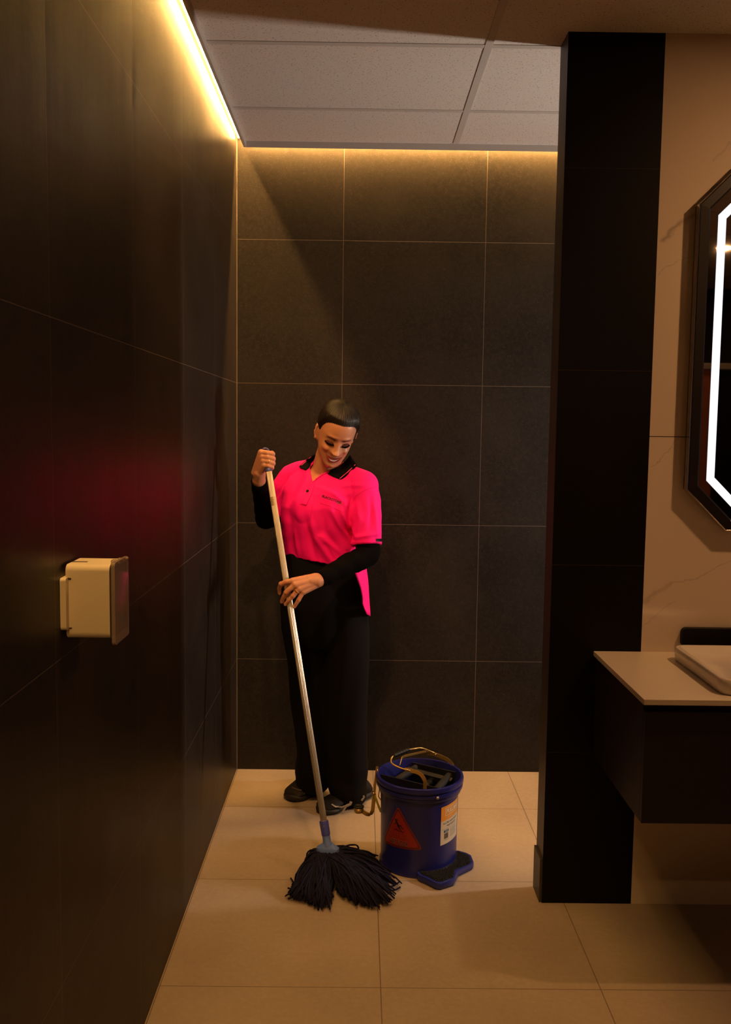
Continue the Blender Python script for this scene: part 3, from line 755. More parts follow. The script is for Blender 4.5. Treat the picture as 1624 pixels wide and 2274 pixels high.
# sleeves, cut flat
SLH = atY(817, 1211, 3.445)
def sleeve(bm, pts, rs, flat=1.0):
    pts = [Vector(p) for p in pts]; rings = []; u = None
    for i, p in enumerate(pts):
        d = (pts[min(i+1, len(pts)-1)]-pts[max(i-1, 0)]).normalized()
        u0 = Vector((1, 0, 0)); u = (u0-d*u0.dot(d)).normalized(); v = u.cross(d)
        rings.append([p+u*math.cos(t)*rs[i]+v*math.sin(t)*rs[i]*flat for t in [2*math.pi*k/40 for k in range(40)]])
    loft(bm, rings)
sleeve(bm, [SHL+Vector((-.006, 0, .006)), atY(811, 1115, 3.487), atY(813, 1150, 3.47), atY(815, 1185, 3.455), atY(816, 1211, 3.445)], [.060, .061, .058, .056, .0560])
ellipsoid(bm, SHL+Vector((-.004, 0, .004)), (.061, .061, .061))
ellipsoid(bm, SHR+Vector((.008, 0, .0)), (.052, .052, .052))
sleeve(bm, [SHR+Vector((.004, 0, .0)), atY(632, 1085, 3.64), atY(625, 1112, 3.645), atY(619, 1143, 3.65)], [.052, .052, .050, .049])
sb = remesh(bm, .0042, 9)
# folds: ridges running over the cloth, given as 3D lines
RIDG = [  # (pixel line, width m, height m)
    ([(735, 1130), (752, 1165), (775, 1195), (790, 1225)], .010, .009),
    ([(757, 1132), (772, 1162), (788, 1190)], .008, .008),
    ([(722, 1110), (715, 1145), (722, 1180), (745, 1215), (765, 1245)], .014, -.008),
    ([(690, 1150), (700, 1190), (722, 1225), (735, 1248)], .013, .009),
    ([(662, 1120), (668, 1160), (672, 1200), (676, 1235)], .018, .006),
    ([(640, 1120), (645, 1170), (648, 1230)], .012, -.006),
    ([(712, 1190), (735, 1210), (760, 1232)], .010, .008),
    ([(680, 1150), (690, 1200), (700, 1240)], .010, -.006),
    ([(780, 1110), (775, 1150), (781, 1195)], .009, -.012),
    ([(785, 1195), (810, 1190), (840, 1185)], .008, .006),
    ([(795, 1120), (800, 1155), (790, 1185)], .009, .007),
    ([(822, 1100), (826, 1140), (820, 1180)], .010, -.006),
    ([(830, 1120), (835, 1160), (838, 1195)], .008, .006),
    ([(760, 1080), (785, 1078), (815, 1078)], .008, .004),
    ([(655, 1045), (640, 1075), (625, 1100)], .008, .007),
    ([(672, 1050), (655, 1085), (640, 1120)], .009, -.006),
    ([(685, 1060), (668, 1090), (650, 1120)], .009, .007),
    ([(640, 1060), (628, 1085), (612, 1105)], .007, -.006),
    ([(770, 1225), (785, 1235), (800, 1235)], .008, -.008),
    ([(700, 1080), (740, 1095), (775, 1125)], .008, .0035),
    ([(655, 1180), (660, 1210), (665, 1238)], .009, .006),
    ([(722, 1210), (735, 1232), (748, 1250)], .006, -.006),
]
vs = np.array([v.co[:] for v in sb.verts]); sb.normal_update(); ns = np.array([v.normal[:] for v in sb.verts])
rel = vs-np.array(CC[:]); zz = rel@np.array(CF[:]); PX = 812+FPX*(rel@np.array(CR[:]))/zz; PY = 1137-FPX*(rel@np.array(CU[:]))/zz
disp = np.zeros(len(vs)); scl = 3.48/FPX
front_m = (ns[:, 1] < .25)
for line, w, h in RIDG:
    dmin = np.full(len(vs), 9e9); tt = np.zeros(len(vs)); n = len(line)-1
    for i in range(n):
        a = np.array(line[i], float); b = np.array(line[i+1], float); ab = b-a; L = ab@ab
        t = np.clip(((PX-a[0])*ab[0]+(PY-a[1])*ab[1])/L, 0, 1); dd = np.hypot(PX-a[0]-t*ab[0], PY-a[1]-t*ab[1])*scl
        k = dd < dmin; dmin[k] = dd[k]; tt[k] = (i+t[k])/n
    disp += h*np.exp(-(dmin/w)**2)*np.sin(np.pi*np.clip(tt*.86+.07, 0, 1))**.6*front_m
disp += .0016*np.sin(vs[:, 0]*61+np.sin(vs[:, 2]*37)*1.7)*np.sin(vs[:, 2]*29+vs[:, 0]*17)
vs2 = vs+ns*disp[:, None]
for v, c in zip(sb.verts, vs2): v.co = c
# trim: neck opening and slanting hem
def in_poly(x, y, P_):
    c = False; j = len(P_)-1
    for i in range(len(P_)):
        if (P_[i][1] > y) != (P_[j][1] > y) and x < (P_[j][0]-P_[i][0])*(y-P_[i][1])/(P_[j][1]-P_[i][1])+P_[i][0]: c = not c
        j = i
    return c
VN = [(706, 1008), (700, 1022), (688, 1038), (690, 1052), (694.5, 1069), (704, 1061), (716, 1052), (730, 1046), (752, 1036), (770, 1020), (778, 1000)]
dead = []
for f in sb.faces:
    c = f.calc_center_median(); z = (c-CC).dot(CF); x = 812+FPX*(c-CC).dot(CR)/z; y = 1137-FPX*(c-CC).dot(CU)/z
    if in_poly(x, y, VN) and c.y < 3.60: dead.append(f)
    else:
        hemy = cr(x, [600, 628, 665, 700, 735, 760, 830], [1230, 1233, 1240, 1247, 1253, 1252, 1250])
        if y > hemy and x < 795: dead.append(f)
bmesh.ops.delete(sb, geom=list(set(dead)), context='FACES')
shirt = new_obj('polo_shirt', sb, M_pink, person, True)
sm = shirt.modifiers.new('thickness', 'SOLIDIFY'); sm.thickness = .0018; sm.offset = -1
sbvh = bvh_of(shirt)
# shirt tail behind the hip
bm = bmesh.new(); TL = [((786, 1262), (811, 1250)), ((792, 1275), (813.5, 1268)), ((797.5, 1290), (816, 1285)), ((803, 1305), (817.5, 1303)), ((807, 1325), (818.5, 1322)), ((808.5, 1342), (820, 1345)), ((812, 1352), (821, 1358)), ((817, 1364), (821.5, 1368))]
rows = []
for (a, b) in TL:
    rows.append([(atY(a[0]-3+(b[0]-a[0]+3)*t, a[1]+(b[1]-a[1])*t, 3.475+.10*t**1.5+.004*math.sin(a[1]*.12+t*3))) for t in (0, .2, .4, .6, .8, 1)])
F = [[bm.verts.new(p) for p in r] for r in rows]
for i in range(len(F)-1):
    for j in range(5): bm.faces.new((F[i][j], F[i][j+1], F[i+1][j+1], F[i+1][j]))
bmesh.ops.recalc_face_normals(bm, faces=bm.faces)
o = new_obj('shirt_tail', bm, M_pink, shirt, True); s_ = o.modifiers.new('t', 'SOLIDIFY'); s_.thickness = .003
# collar
leafR = patch(sbvh, [(733, 1045), (752, 1036), (769, 1021.5), (777.5, 1010)], [(728, 1052), (740, 1059), (758, 1066), (777, 1051), (794, 1034)][::1], .003, .004, 26, 8, 3.50, .12, 10)
collar = new_obj('collar', leafR, M_bknit, shirt, True)
leafL = patch(sbvh, [(689, 1038), (691, 1029), (699, 1018), (706, 1006)], [(679, 1045), (664, 1036), (678, 1023), (693, 1011.5)], .003, .004, 26, 8, 3.54, .12, 10)
new_obj('collar', leafL, M_bknit, shirt, True)
new_obj('collar_stripe', ribbon(sbvh, [(754.5, 1063.0), (772, 1048.5), (789.5, 1031.5)], 1.6, off=.0078, thick=.0012, fb=3.50, maxd=.12), mat('pink_stripe', (.95, .05, .16), .7), shirt, True)
new_obj('collar_stripe', ribbon(sbvh, [(668.5, 1034.5), (680, 1024), (691, 1014)], 1.2, off=.0078, thick=.0012, fb=3.54, maxd=.12), mat('pink_stripe_thin', (.95, .05, .16), .7), shirt, True)
bm = bmesh.new(); rows = []
for k in range(31):   # collar band round the back of the neck
    t = math.radians(-28+236*k/30); c = NB+Vector((0, .006, .000)); d = Vector((math.cos(t), math.sin(t), 0))
    z0 = -.018-.012*max(0, -math.sin(t)); z1 = .034+.010*math.sin(t)
    rows.append([c+d*.067+Vector((0, 0, z0)), c+d*.060+Vector((0, 0, z1)), c+d*.064+Vector((0, 0, z1+.002)), c+d*.082+Vector((0, 0, z0-.012))])
loft(bm, rows, True, True); new_obj('collar_band', bm, M_bknit, shirt, True)
# placket, button, pocket, logo, sleeve tab
new_obj('placket', ribbon(sbvh, [(689, 1040), (690.5, 1053), (695.5, 1069)], [2.5, 3, 2.0], off=.0006, thick=.0022), M_pink, shirt, True)
new_obj('placket', ribbon(sbvh, [(695, 1069), (705, 1060.5), (717, 1052), (728, 1048)], [3, 4, 4, 3], off=.0006, thick=.0026), M_pink, shirt, True)
new_obj('placket', patch(sbvh, [(692, 1066), (683, 1092), (668, 1120)], [(701, 1066), (694, 1094), (681, 1122.5)], .0002, .0016, 20, 5, soft=1), M_pink, shirt, True)
new_obj('seam', ribbon(sbvh, [(692, 1066), (683, 1092), (668, 1120)], .55, off=.0016, thick=.0005), M_pink2, shirt)
new_obj('seam', ribbon(sbvh, [(665, 1119.5), (680, 1123.5)], .6, off=.0018, thick=.0005), M_pink2, shirt)
new_obj('seam', ribbon(sbvh, [(711, 1117), (732, 1124), (763, 1138)], .6, off=.0008, thick=.0005), M_pink2, shirt)
new_obj('seam', ribbon(sbvh, [(695, 1120), (690, 1150), (685, 1178), (702, 1191), (722, 1196)], .5, off=.0008, thick=.0005), M_pink2, shirt)
new_obj('seam', ribbon(sbvh, [(783, 1205), (815, 1206), (846, 1204)], .5, off=.0008, thick=.0005), M_pink2, shirt)
new_obj('seam', ribbon(sbvh, [(836, 1080), (812, 1088), (790, 1102), (778, 1125)], .6, off=.0008, thick=.0005), M_pink2, shirt)
h, n = hit(sbvh, 683.5, 1091, 3.45); bm = lathe(bmesh.new(), [(.0001, .0035), (.004, .0040), (.0056, .0034), (.0060, .002), (.0055, 0)], h, 20, n); new_obj('button', bm, M_black, shirt, True)
def shirt_map(x0, y0, x1, y1, w):
    """text coordinates (metres) -> point on the shirt along a pixel baseline"""
    def f(u, v, z):
        t = u/w; dx, dy = x1-x0, y1-y0; L = math.hypot(dx, dy); s = L/w
        h, n = hit(sbvh, x0+dx*t+dy/L*v*s*-1*-1*1.0*-1*-1*0+(-(-dy)/L)*v*s, y0+dy*t-(dx/L)*v*s, 3.45)
        return h-(h-CC).normalized()*(.0012+z)
    return f
bmt = text_mesh('BLACKSTONE', .0115, shirt_map(715.5, 1101.5, 763.5, 1118.5, .083), 1.0, 'LEFT', bold=.00028, xs=1.02)
xs_ = [v.co.x for v in bmt.verts]
new_obj('chest_logo', bmt, mat('logo_black', (.008, .004, .006), .7), shirt)
new_obj('chest_logo', text_mesh('GROUP', .0060, shirt_map(748, 1116.5, 762.5, 1122.0, .025), 1.05, 'LEFT', xs=1.0), mat('logo_grey', (.28, .16, .20), .7), shirt)
new_obj('sleeve_label', patch(sbvh, [(836, 1196.5), (849, 1196)], [(836, 1203), (849.5, 1202.5)], .001, .0012, 8, 4), M_black, shirt)
# --- long sleeves under the shirt --------------------------------------------
def rough_tube(pts, rs, voxel=.004, wr=.0016, freq=90):
    b = bmesh.new(); pth = smooth_path(pts, 8); n = len(pts); R = []
    for i in range(len(pth)):
        t = i/(len(pth)-1)*(n-1); k = min(int(t), n-2); R.append(rs[k]+(rs[k+1]-rs[k])*(t-k))
    L = 0; rings = []; u = None; prev = None
    for i, p in enumerate(pth):
        if prev is not None: L += (p-prev).length
        prev = p; d = (pth[min(i+1, len(pth)-1)]-pth[max(i-1, 0)]).normalized()
        if u is None: u, v = frame_of(d)
        else: u = (u-d*u.dot(d)).normalized(); v = u.cross(d)
        rings.append([p+(u*math.cos(t)+v*math.sin(t))*(R[i]+wr*math.sin(L*freq+2*math.sin(t))+wr*.5*math.sin(L*freq*2.1+t*3)) for t in [2*math.pi*j/36 for j in range(36)]])
    loft(b, rings, True); return b
new_obj('sleeve', rough_tube([atY(812, 1190, 3.45), ELL+Vector((.003, .0, .004)), ELL.lerp(WRL, .35)+Vector((0, 0, .002)), ELL.lerp(WRL, .7), WRL+(ELL-WRL).normalized()*.012], [.046, .0440, .0405, .034, .0290]), M_sleeve, person, True)
new_obj('sleeve', rough_tube([atY(622, 1128, 3.65), ELR+Vector((.010, .0, .010)), ELR+Vector((-.003, -.02, .002)), ELR.lerp(WRR, .45), WRR+(ELR-WRR).normalized()*.006], [.043, .0450, .0430, .038, .0300]), M_sleeve, person, True)
# --- trousers ---------------------------------------------------------------
def legrings(rows, n=44):
    R = []
    for y, xl, xr, Yd, hd in rows:
        a = atY(xl, y, Yd); b = atY(xr, y, Yd); c = (a+b)/2; w = (b-a).length/2
        R.append([c+Vector((math.cos(t)*w, math.sin(t)*hd, 0)) for t in [2*math.pi*k/n for k in range(n)]])
    return R
bm = bmesh.new()
loft(bm, legrings([(1225, 634, 795, 3.585, .095), (1260, 629, 806, 3.59, .105), (1300, 624, 812, 3.595, .115), (1350, 623, 816, 3.60, .12), (1400, 626, 820, 3.605, .118), (1430, 640, 812, 3.605, .10)]))
loft(bm, legrings([(1340, 624, 735, 3.615, .105), (1400, 627, 742, 3.62, .10), (1467, 637, 742, 3.625, .092), (1550, 645, 745, 3.64, .088), (1620, 654, 745, 3.66, .086), (1680, 659, 741, 3.69, .084), (1715, 655, 738, 3.71, .085), (1738, 657, 734, 3.725, .088), (1750, 662, 730, 3.73, .088)]))
loft(bm, legrings([(1340, 715, 816, 3.59, .105), (1400, 712, 820, 3.59, .102), (1467, 714, 819, 3.59, .095), (1550, 716, 818, 3.595, .090), (1620, 718, 817, 3.605, .088), (1680, 722, 818, 3.62, .088), (1730, 725, 818, 3.635, .092), (1755, 731, 816, 3.645, .093), (1773, 735, 811, 3.65, .090)]))
pb = remesh(bm, .006, 4); pb.normal_update()
for v in pb.verts:
    p = v.co; k = .0028*math.sin(p.x*70+math.sin(p.z*6)*2.2)*(.5+.5*math.sin(p.z*4.1)); k += .003*math.sin(p.z*44+p.x*20)*sstep(.35-p.z, 0, .3)
    v.co = p+v.normal*k
trousers = new_obj('trousers', pb, M_pants, person, True)
# --- sneakers ---------------------------------------------------------------
M_shoe = clothm('shoe_upper_black', (.010, .007, .007), .7); M_sole = mat('shoe_sole', (.008, .006, .006), .6); M_sgrey = mat('shoe_grey_trim', (.30, .26, .23), .5)
def sneaker(toe, heel, trims, name='sneaker'):
    toe = Vector(toe); heel = Vector(heel); d = toe-heel; L = d.length; d.normalize(); s = Vector((-d.y, d.x, 0))
    W_ = [.030, .036, .036, .034, .038, .045, .049, .047, .038, .020]; T = [0, .06, .2, .38, .52, .66, .78, .88, .96, 1.0]
    Hh = [.060, .078, .092, .088, .074, .062, .054, .047, .040, .028]
    def ring(t, w, z0, z1, top=1.0, n=28):
        out = []
        for k in range(n):
            a = 2*math.pi*k/n; x = math.cos(a); y = math.sin(a)
            yy = math.copysign(abs(y)**.8, y); out.append(heel+d*(t*L)+s*(w*math.copysign(abs(x)**.75, x)*(1-.22*max(0, yy)*top))+Vector((0, 0, (z0+z1)/2+(z1-z0)/2*yy)))
        return out
    bm = bmesh.new(); loft(bm, [ring(t, cr(t, T, W_), .016, cr(t, T, Hh), 1.6) for t in np.linspace(0, 1, 24)])
    up = new_obj(name, bm, M_shoe, person, True)
    bm = bmesh.new(); loft(bm, [ring(t, cr(t, T, W_)*1.07+.001, .0, .026+.006*(1-t)+.008*max(0, t-.85)*6*.3, 0) for t in np.linspace(-.015, 1.012, 24)])
    new_obj('sole', bm, M_sole, up, True)
    b = bvh_of(up)
    for tr in trims:
        new_obj('trim_strip', ribbon(b, tr[0], tr[1]*1.35, off=.0015, thick=.0018, fb=toe.y, n=20), M_sgrey if len(tr) < 3 else tr[2], up, True)
    return up
M_dgrey = mat('shoe_dark_trim', (.045, .035, .030), .5)
sneaker((-.262, 3.650, 0), (-.165, 3.865, 0), [([(648, 1748), (662, 1754), (680, 1755), (692, 1752)], 2.0, M_dgrey), ([(678, 1755), (676, 1765)], 2, M_dgrey), ([(660, 1738), (676, 1742)], .7, M_dgrey)])
sneaker((-.138, 3.532, 0), (.047, 3.722, 0), [([(736.5, 1786), (746, 1791.5), (760, 1792.5), (770, 1788.5)], 2.6), ([(770, 1789.5), (778, 1786), (780, 1780)], 4.5), ([(769, 1790), (764, 1799), (759.5, 1806)], 3.0), ([(806, 1765), (809, 1770), (803, 1778)], 3.0)])
# ------------------------------------------------------------------ the mop
M_alu = mat('mop_pole_aluminium', (.66, .58, .46), .30, metal=.9)
M_blue = mat('blue_plastic', (.055, .065, .36), .38); M_lblue = mat('light_blue_plastic', (.10, .17, .50), .4); M_cap = mat('violet_blue_cap', (.05, .05, .22), .35)
mop = thing('mop', 'wet mop with fluted aluminium pole and dark blue yarn head, held by the woman', 'mop', (POLE_B.x, POLE_B.y, 0))
pd = (POLE_B-POLE_A).normalized(); pu, pv = frame_of(pd); PLEN = (POLE_B-POLE_A).length
def pole_ring(s, r, n=72, rib=.0):
    c = POLE_A+pd*s; return [c+(pu*math.cos(t)+pv*math.sin(t))*(r+rib*(.5+.5*math.cos(t*24))) for t in [2*math.pi*k/n for k in range(n)]]
sC = (atY(600, 1047, 3.39)-POLE_A).dot(pd); sS = (atY(723, 1823, 3.035)-POLE_A).dot(pd); sN = (atY(729, 1851, 3.03)-POLE_A).dot(pd)
bm = bmesh.new(); loft(bm, [pole_ring(sC-.01, .0096, rib=.0014), pole_ring(sS+.02, .0096, rib=.0014)]); o = new_obj('pole', bm, M_alu, mop); auto_smooth(o, 50)
bm = bmesh.new(); loft(bm, [pole_ring(s, r) for s, r in ((sC+.003, .0105), (sC+.002, .0138), (sC-.006, .0142), (sC-.010, .0128), (sC-.05, .0122), (.012, .0115), (.006, .0105))]); cap = new_obj('hand_grip', bm, M_cap, mop); auto_smooth(cap, 40)
bm = bmesh.new(); b2 = bmesh.new(); rings = []
for k in range(24):
    t = 2*math.pi*k/24; c = POLE_A+pd*.004+(Vector((1, 0, 0))*math.cos(t)-pd*math.sin(t))*.0115
    rad = (Vector((1, 0, 0))*math.cos(t)-pd*math.sin(t)); ax = rad.cross(pd.cross(Vector((1, 0, 0)))).normalized(); yy = Vector((0, 1, 0))
    rings.append([c+(rad*math.cos(a)+yy*math.sin(a)*1.4)*.0036 for a in [2*math.pi*j/10 for j in range(10)]])
rings.append(rings[0]); loft(bm, rings, False); new_obj('hanging_loop', bm, M_cap, cap, True)
# pole sticker with printed lines
s0 = (atY(603, 1107, 3.37)-POLE_A).dot(pd)
def pole_patch(sa, sb, t0, t1, r, n=14):
    bm = bmesh.new(); A = []
    for s in (sa, sb):
        c = POLE_A+pd*s; A.append([bm.verts.new(c+(U0*math.cos(t)+V0*math.sin(t))*r) for t in [t0+(t1-t0)*k/n for k in range(n+1)]])
    for j in range(n): bm.faces.new((A[0][j], A[0][j+1], A[1][j+1], A[1][j]))
    return bm
U0 = Vector((1, 0, 0)); U0 = (U0-pd*U0.dot(pd)).normalized(); V0 = pd.cross(U0)
if V0.y > 0: V0 = -V0
st = new_obj('pole_label', pole_patch(s0, s0+.033, math.radians(30), math.radians(160), .01125), mat('label_yellowed', (.50, .40, .22), .5), mop)
bm = bmesh.new()
for k in range(9):
    w0 = 75+rng.uniform(0, 12); w1 = 150-rng.uniform(0, 12); merge(bm, pole_patch(s0+.002+k*.0035, s0+.0035+k*.0035, math.radians(w0), math.radians(w1), .0114, 8))
o = new_obj('label_print', bm, mat('label_ink', (.07, .05, .03), .6), st); o['kind'] = 'stuff'
bm = bmesh.new(); loft(bm, [pole_ring(s, r, 32) for s, r in ((sS-.001, .0118), (sS-.001, .0150), (sS+.002, .0156), (sN+.003, .0150), (sN+.003, .012))]); sk = new_obj('socket', bm, M_blue, mop, True); auto_smooth(sk, 40)
bm = bmesh.new(); ellipsoid(bm, POLE_A+pd*(sS+.018)+V0*.0155-U0*.003, (.0032, .0016, .0032), seg=12); new_obj('screw', bm, M_gold, sk, True)
sE = (atY(734, 1873, 3.02)-POLE_A).dot(pd)
bm = bmesh.new(); loft(bm, [pole_ring(s, r, 32) for s, r in ((sN, .0132), (sE-.006, .0138), (sE+.004, .018), (sE+.012, .017))])
CL = POLE_A+pd*(sE+.010); cu_ = Vector((1, -.10, -.03)).normalized()
def cl_ring(s, hw, hd, dz):
    return [CL+cu_*(math.copysign(abs(math.cos(t))**.6, math.cos(t))*hw)+Vector((.1, 1, 0))*(math.sin(t)*hd)+Vector((0, 0, dz)) for t in [2*math.pi*k/28 for k in range(28)]]
loft(bm, [cl_ring(0, .018, .013, .012), cl_ring(0, .030, .017, .003), cl_ring(0, .038, .020, -.002), cl_ring(0, .040, .021, -.020), cl_ring(0, .036, .018, -.024)])
cl = new_obj('clamp', bm, M_lblue, mop); auto_smooth(cl, 40)
# yarn
M_yarn = mat('navy_yarn', (.012, .011, .045), .9, spec=.2); nt = NT(M_yarn); tcv = nt.pos()
nt.link(nt.mix(nt.noise(tcv, 40, 3), (.003, .0025, .009), (.009, .008, .034)), 'Base Color')
wv = nt.n('ShaderNodeTexWave', inp={'Vector': tcv, 'Scale': 220., 'Distortion': 2.}); nt.link(nt.bump(wv.outputs['Fac'], .5, .001), 'Normal')
bm = bmesh.new(); BL = CL+Vector((0, 0, -.018))
def strand(p0, d0, p1, hgt, r, wob=.006, seg=6, n=13, tipcurl=.0):
    mid1 = p0+d0; mid2 = p1*.62+mid1*.38; mid2 = Vector((mid2.x, mid2.y, hgt)); ph = rng.uniform(0, 6.28, 3)
    pts = []
    for i in range(n):
        t = i/(n-1); q = p0*(1-t)**3+mid1*3*t*(1-t)**2+mid2*3*t*t*(1-t)+p1*t**3
        q = q+Vector((math.sin(t*9+ph[0])*wob*t, math.sin(t*8+ph[1])*wob*t, abs(math.sin(t*7+ph[2]))*wob*.5*t)); q.z = max(q.z, r+.0008); pts.append(q)
    rs = [r*(1+.12*math.sin(i*2.1+ph[0])) for i in range(n)]; rs[-1] = r*.7
    tube(bm, pts, rs, seg)
def fz(x, y, z=.006): return atZ(x, y, z)
OUTR = [(800, 1912), (815, 1905), (835, 1905), (846, 1925), (862, 1935), (872, 1950), (884, 1962), (884, 1978), (877, 1990), (868, 2003), (852, 2012), (838, 2016), (815, 2012), (790, 2004), (768, 1994), (750, 1984)]
OUTL = [(735, 1990), (733, 2008), (727, 2018), (718, 2021), (706, 2016), (690, 2008), (672, 2004), (655, 1999), (643, 1996), (642, 1982), (650, 1968), (660, 1955), (664, 1944), (680, 1932), (690, 1925), (700, 1925)]
def layered(poly, N, h0, h1, side):
    for k in range(N):
        u = rng.uniform(0, 1); lay = rng.uniform(0, 1); q = lerp_poly(poly, u)
        inn = (735, 1940) if side > 0 else (712, 1950)
        sc = rng.uniform(.80, 1.03) if lay < .8 else rng.uniform(.55, .9)
        q = (inn[0]+(q[0]-inn[0])*sc+rng.normal(0, 2.0), inn[1]+(q[1]-inn[1])*sc+rng.normal(0, 2.0))
        zend = .006+rng.uniform(0, .022)*(1.05-sc)*4*.5+rng.uniform(0, .008)
        p1 = atZ(q[0], q[1], zend)
        ox = (rng.uniform(-.036, .038)); fy = rng.uniform(-.018, .016)
        if side > 0: ox = rng.uniform(-.020, .038)
        else: ox = rng.uniform(-.038, .012)
        p0 = BL+cu_*ox+Vector((0, fy, rng.uniform(-.004, .004)))
        dirn = Vector((p1.x-p0.x, p1.y-p0.y, 0)); L = dirn.length; dirn.normalize()
        d0 = dirn*rng.uniform(.030, .055)+Vector((0, 0, rng.uniform(-.012, .012)))
        strand(p0, d0, p1, rng.uniform(h0, h1)*(1-.3*lay), rng.uniform(.0026, .0034), wob=rng.uniform(.003, .010))
layered(OUTR, 360, .045, .100, 1); layered(OUTL, 260, .020, .065, -1)
for (a, b, c) in [((646, 1950), (655, 1962), (668, 1968)), ((640, 1972), (652, 1976), (664, 1980)), ((816, 1900), (818, 1915), (812, 1925)), ((887, 1958), (876, 1966), (862, 1970)), ((889, 1970), (878, 1976), (866, 1978)), ((845, 1904), (843, 1918), (836, 1928)), ((664, 1935), (674, 1942), (688, 1946)), ((677, 1922), (682, 1935), (690, 1940)), ((707, 2020), (706, 2008), (704, 1996)), ((640, 1996), (652, 1992), (664, 1990))]:
    tube(bm, smooth_path([atZ(*a, .006), atZ(*b, .012), atZ(*c, .014)], 5), .0028, 6)
yr = new_obj('yarn', bm, M_yarn, mop, True); yr['kind'] = 'stuff'
bm = bmesh.new(); ellipsoid(bm, BL+Vector((.01, .0, -.040)), (.052, .042, .050)); ellipsoid(bm, BL+Vector((.07, -.01, -.062)), (.070, .055, .036)); ellipsoid(bm, BL+Vector((-.045, -.05, -.080)), (.055, .050, .022)); ellipsoid(bm, BL+Vector((.11, -.06, -.078)), (.075, .045, .022))
b3 = remesh(bm, .005, 3)
for v in b3.verts: v.co.z = max(v.co.z, .003)
o = new_obj('yarn_core', b3, M_yarn, mop, True); o['kind'] = 'stuff'

# ------------------------------------------------------------------ the bucket
BC = Vector((.2215, 3.150, 0)); RB = .1330; RR = .1525; ZT = .3165
M_bb = mat('bucket_blue', (.009, .011, .125), .33, spec=.5); M_bb2 = mat('bucket_blue_ledge', (.012, .017, .17), .38)
bucket = thing('mop_bucket', 'round blue wringer mop bucket with caution sticker, on the floor beside the mop', 'bucket', BC)
prof = [(RB-.01, .012), (.1360, .006), (.1375, .002), (.1375, .010), (.1345, .016), (RB, .022), (RB+.0008, .150), (RB+.003, .262), (.1430, .264), (.1445, .268), (.1445, .276), (.1500, .280), (.1510, .286), (.1500, .291), (.1460, .293), (.1460, .296), (.1525, .299), (.1535, .307), (.1520, ZT-.002), (.1480, ZT), (.1430, ZT-.001), (.1400, ZT-.012), (RB-.003, .255), (RB-.005, .150), (RB-.006, .020), (.0005, .018)]
bm = lathe(bmesh.new(), [(.0005, .004), (.1, .004)]+prof, BC, 120); shell = new_obj('shell', bm, M_bb, bucket, True); auto_smooth(shell, 38)
cyl_r = lambda z: RB+.0008*min(1, z/.15)+max(0, (z-.15)/.112*.0022)
def cyl_hit(x, y, r=RB+.001):
    d = ray(x, y); a = d.x**2+d.y**2; b = -2*(d.x*BC.x+d.y*BC.y); c = BC.x**2+BC.y**2-r*r; D = b*b-4*a*c
    t = (-b-math.sqrt(max(0, D)))/(2*a); p = CC+d*t; return math.atan2(p.x-BC.x, -(p.y-BC.y)), p.z
def cyl(th, z, off): r = cyl_r(z)+off; return Vector((BC.x+math.sin(th)*r, BC.y-math.cos(th)*r, z))
def cyl_patch(quads_fn, off, n=16, m=16):
    bm = bmesh.new(); V = [[bm.verts.new(cyl(*quads_fn(i/n, j/m), off)) for j in range(m+1)] for i in range(n+1)]
    for i in range(n):
        for j in range(m):
            try: bm.faces.new((V[i][j], V[i+1][j], V[i+1][j+1], V[i][j+1]))
            except ValueError: pass
    bmesh.ops.recalc_face_normals(bm, faces=bm.faces); return bm
# caution triangle
TA, TB_, TC = cyl_hit(885.5, 1789), cyl_hit(852.5, 1867), cyl_hit(939.5, 1887)
ctr = ((TA[0]+TB_[0]+TC[0])/3, (TA[1]+TB_[1]+TC[1])/3)
def tri_pts(s, rnd=.10):
    P_ = [Vector(((q[0]-ctr[0])*RB, q[1]-ctr[1])) for q in (TA, TB_, TC)]; out = []
    for i in range(3):
        a, b, c = P_[i-1], P_[i], P_[(i+1) % 3]; e0 = b+(a-b)*rnd; e1 = b+(c-b)*rnd
        for k in range(7):
            t = k/6; out.append((e0*(1-t)**2+b*2*t*(1-t)+e1*t*t)*s)
        e2 = c+(b-c)*rnd
        for k in range(1, 14): out.append((e1+(e2-e1)*k/14)*s)
    return out
def uv2cyl(off): return lambda u, v, z=0: cyl(ctr[0]+u/RB, ctr[1]+v, off+z)
def fan(pts, off, rings=8):
    f = uv2cyl(off); bm = bmesh.new(); R = [[bm.verts.new(f(p.x*(k/rings), p.y*(k/rings))) for p in pts] for k in range(1, rings+1)]; c = bm.verts.new(f(0, 0)); n = len(pts)
    for j in range(n):
        bm.faces.new((c, R[0][j], R[0][(j+1) % n]))
        for k in range(rings-1): bm.faces.new((R[k][j], R[k+1][j], R[k+1][(j+1) % n], R[k][(j+1) % n]))
    bmesh.ops.recalc_face_normals(bm, faces=bm.faces); return bm
def tri_ring(s0_, s1_, off):
    f = uv2cyl(off); bm = bmesh.new(); A = [bm.verts.new(f(p.x, p.y)) for p in tri_pts(s0_)]; B = [bm.verts.new(f(p.x, p.y)) for p in tri_pts(s1_)]; n = len(A)
    for j in range(n): bm.faces.new((A[j], A[(j+1) % n], B[(j+1) % n], B[j]))
    bmesh.ops.recalc_face_normals(bm, faces=bm.faces); return bm
M_cred = mat('sticker_red', (.24, .014, .005), .4); M_ink = mat('sticker_black', (.008, .005, .005), .5)
def subdiv(bm, L=.008):
    for _ in range(5):
        es = [e for e in bm.edges if e.calc_length() > L]
        if not es: break
        bmesh.ops.subdivide_edges(bm, edges=es, cuts=1); bmesh.ops.triangulate(bm, faces=bm.faces[:])
    return bm
stk = new_obj('caution_sticker', fan(tri_pts(1.0), .0007, 12), M_cred, bucket)
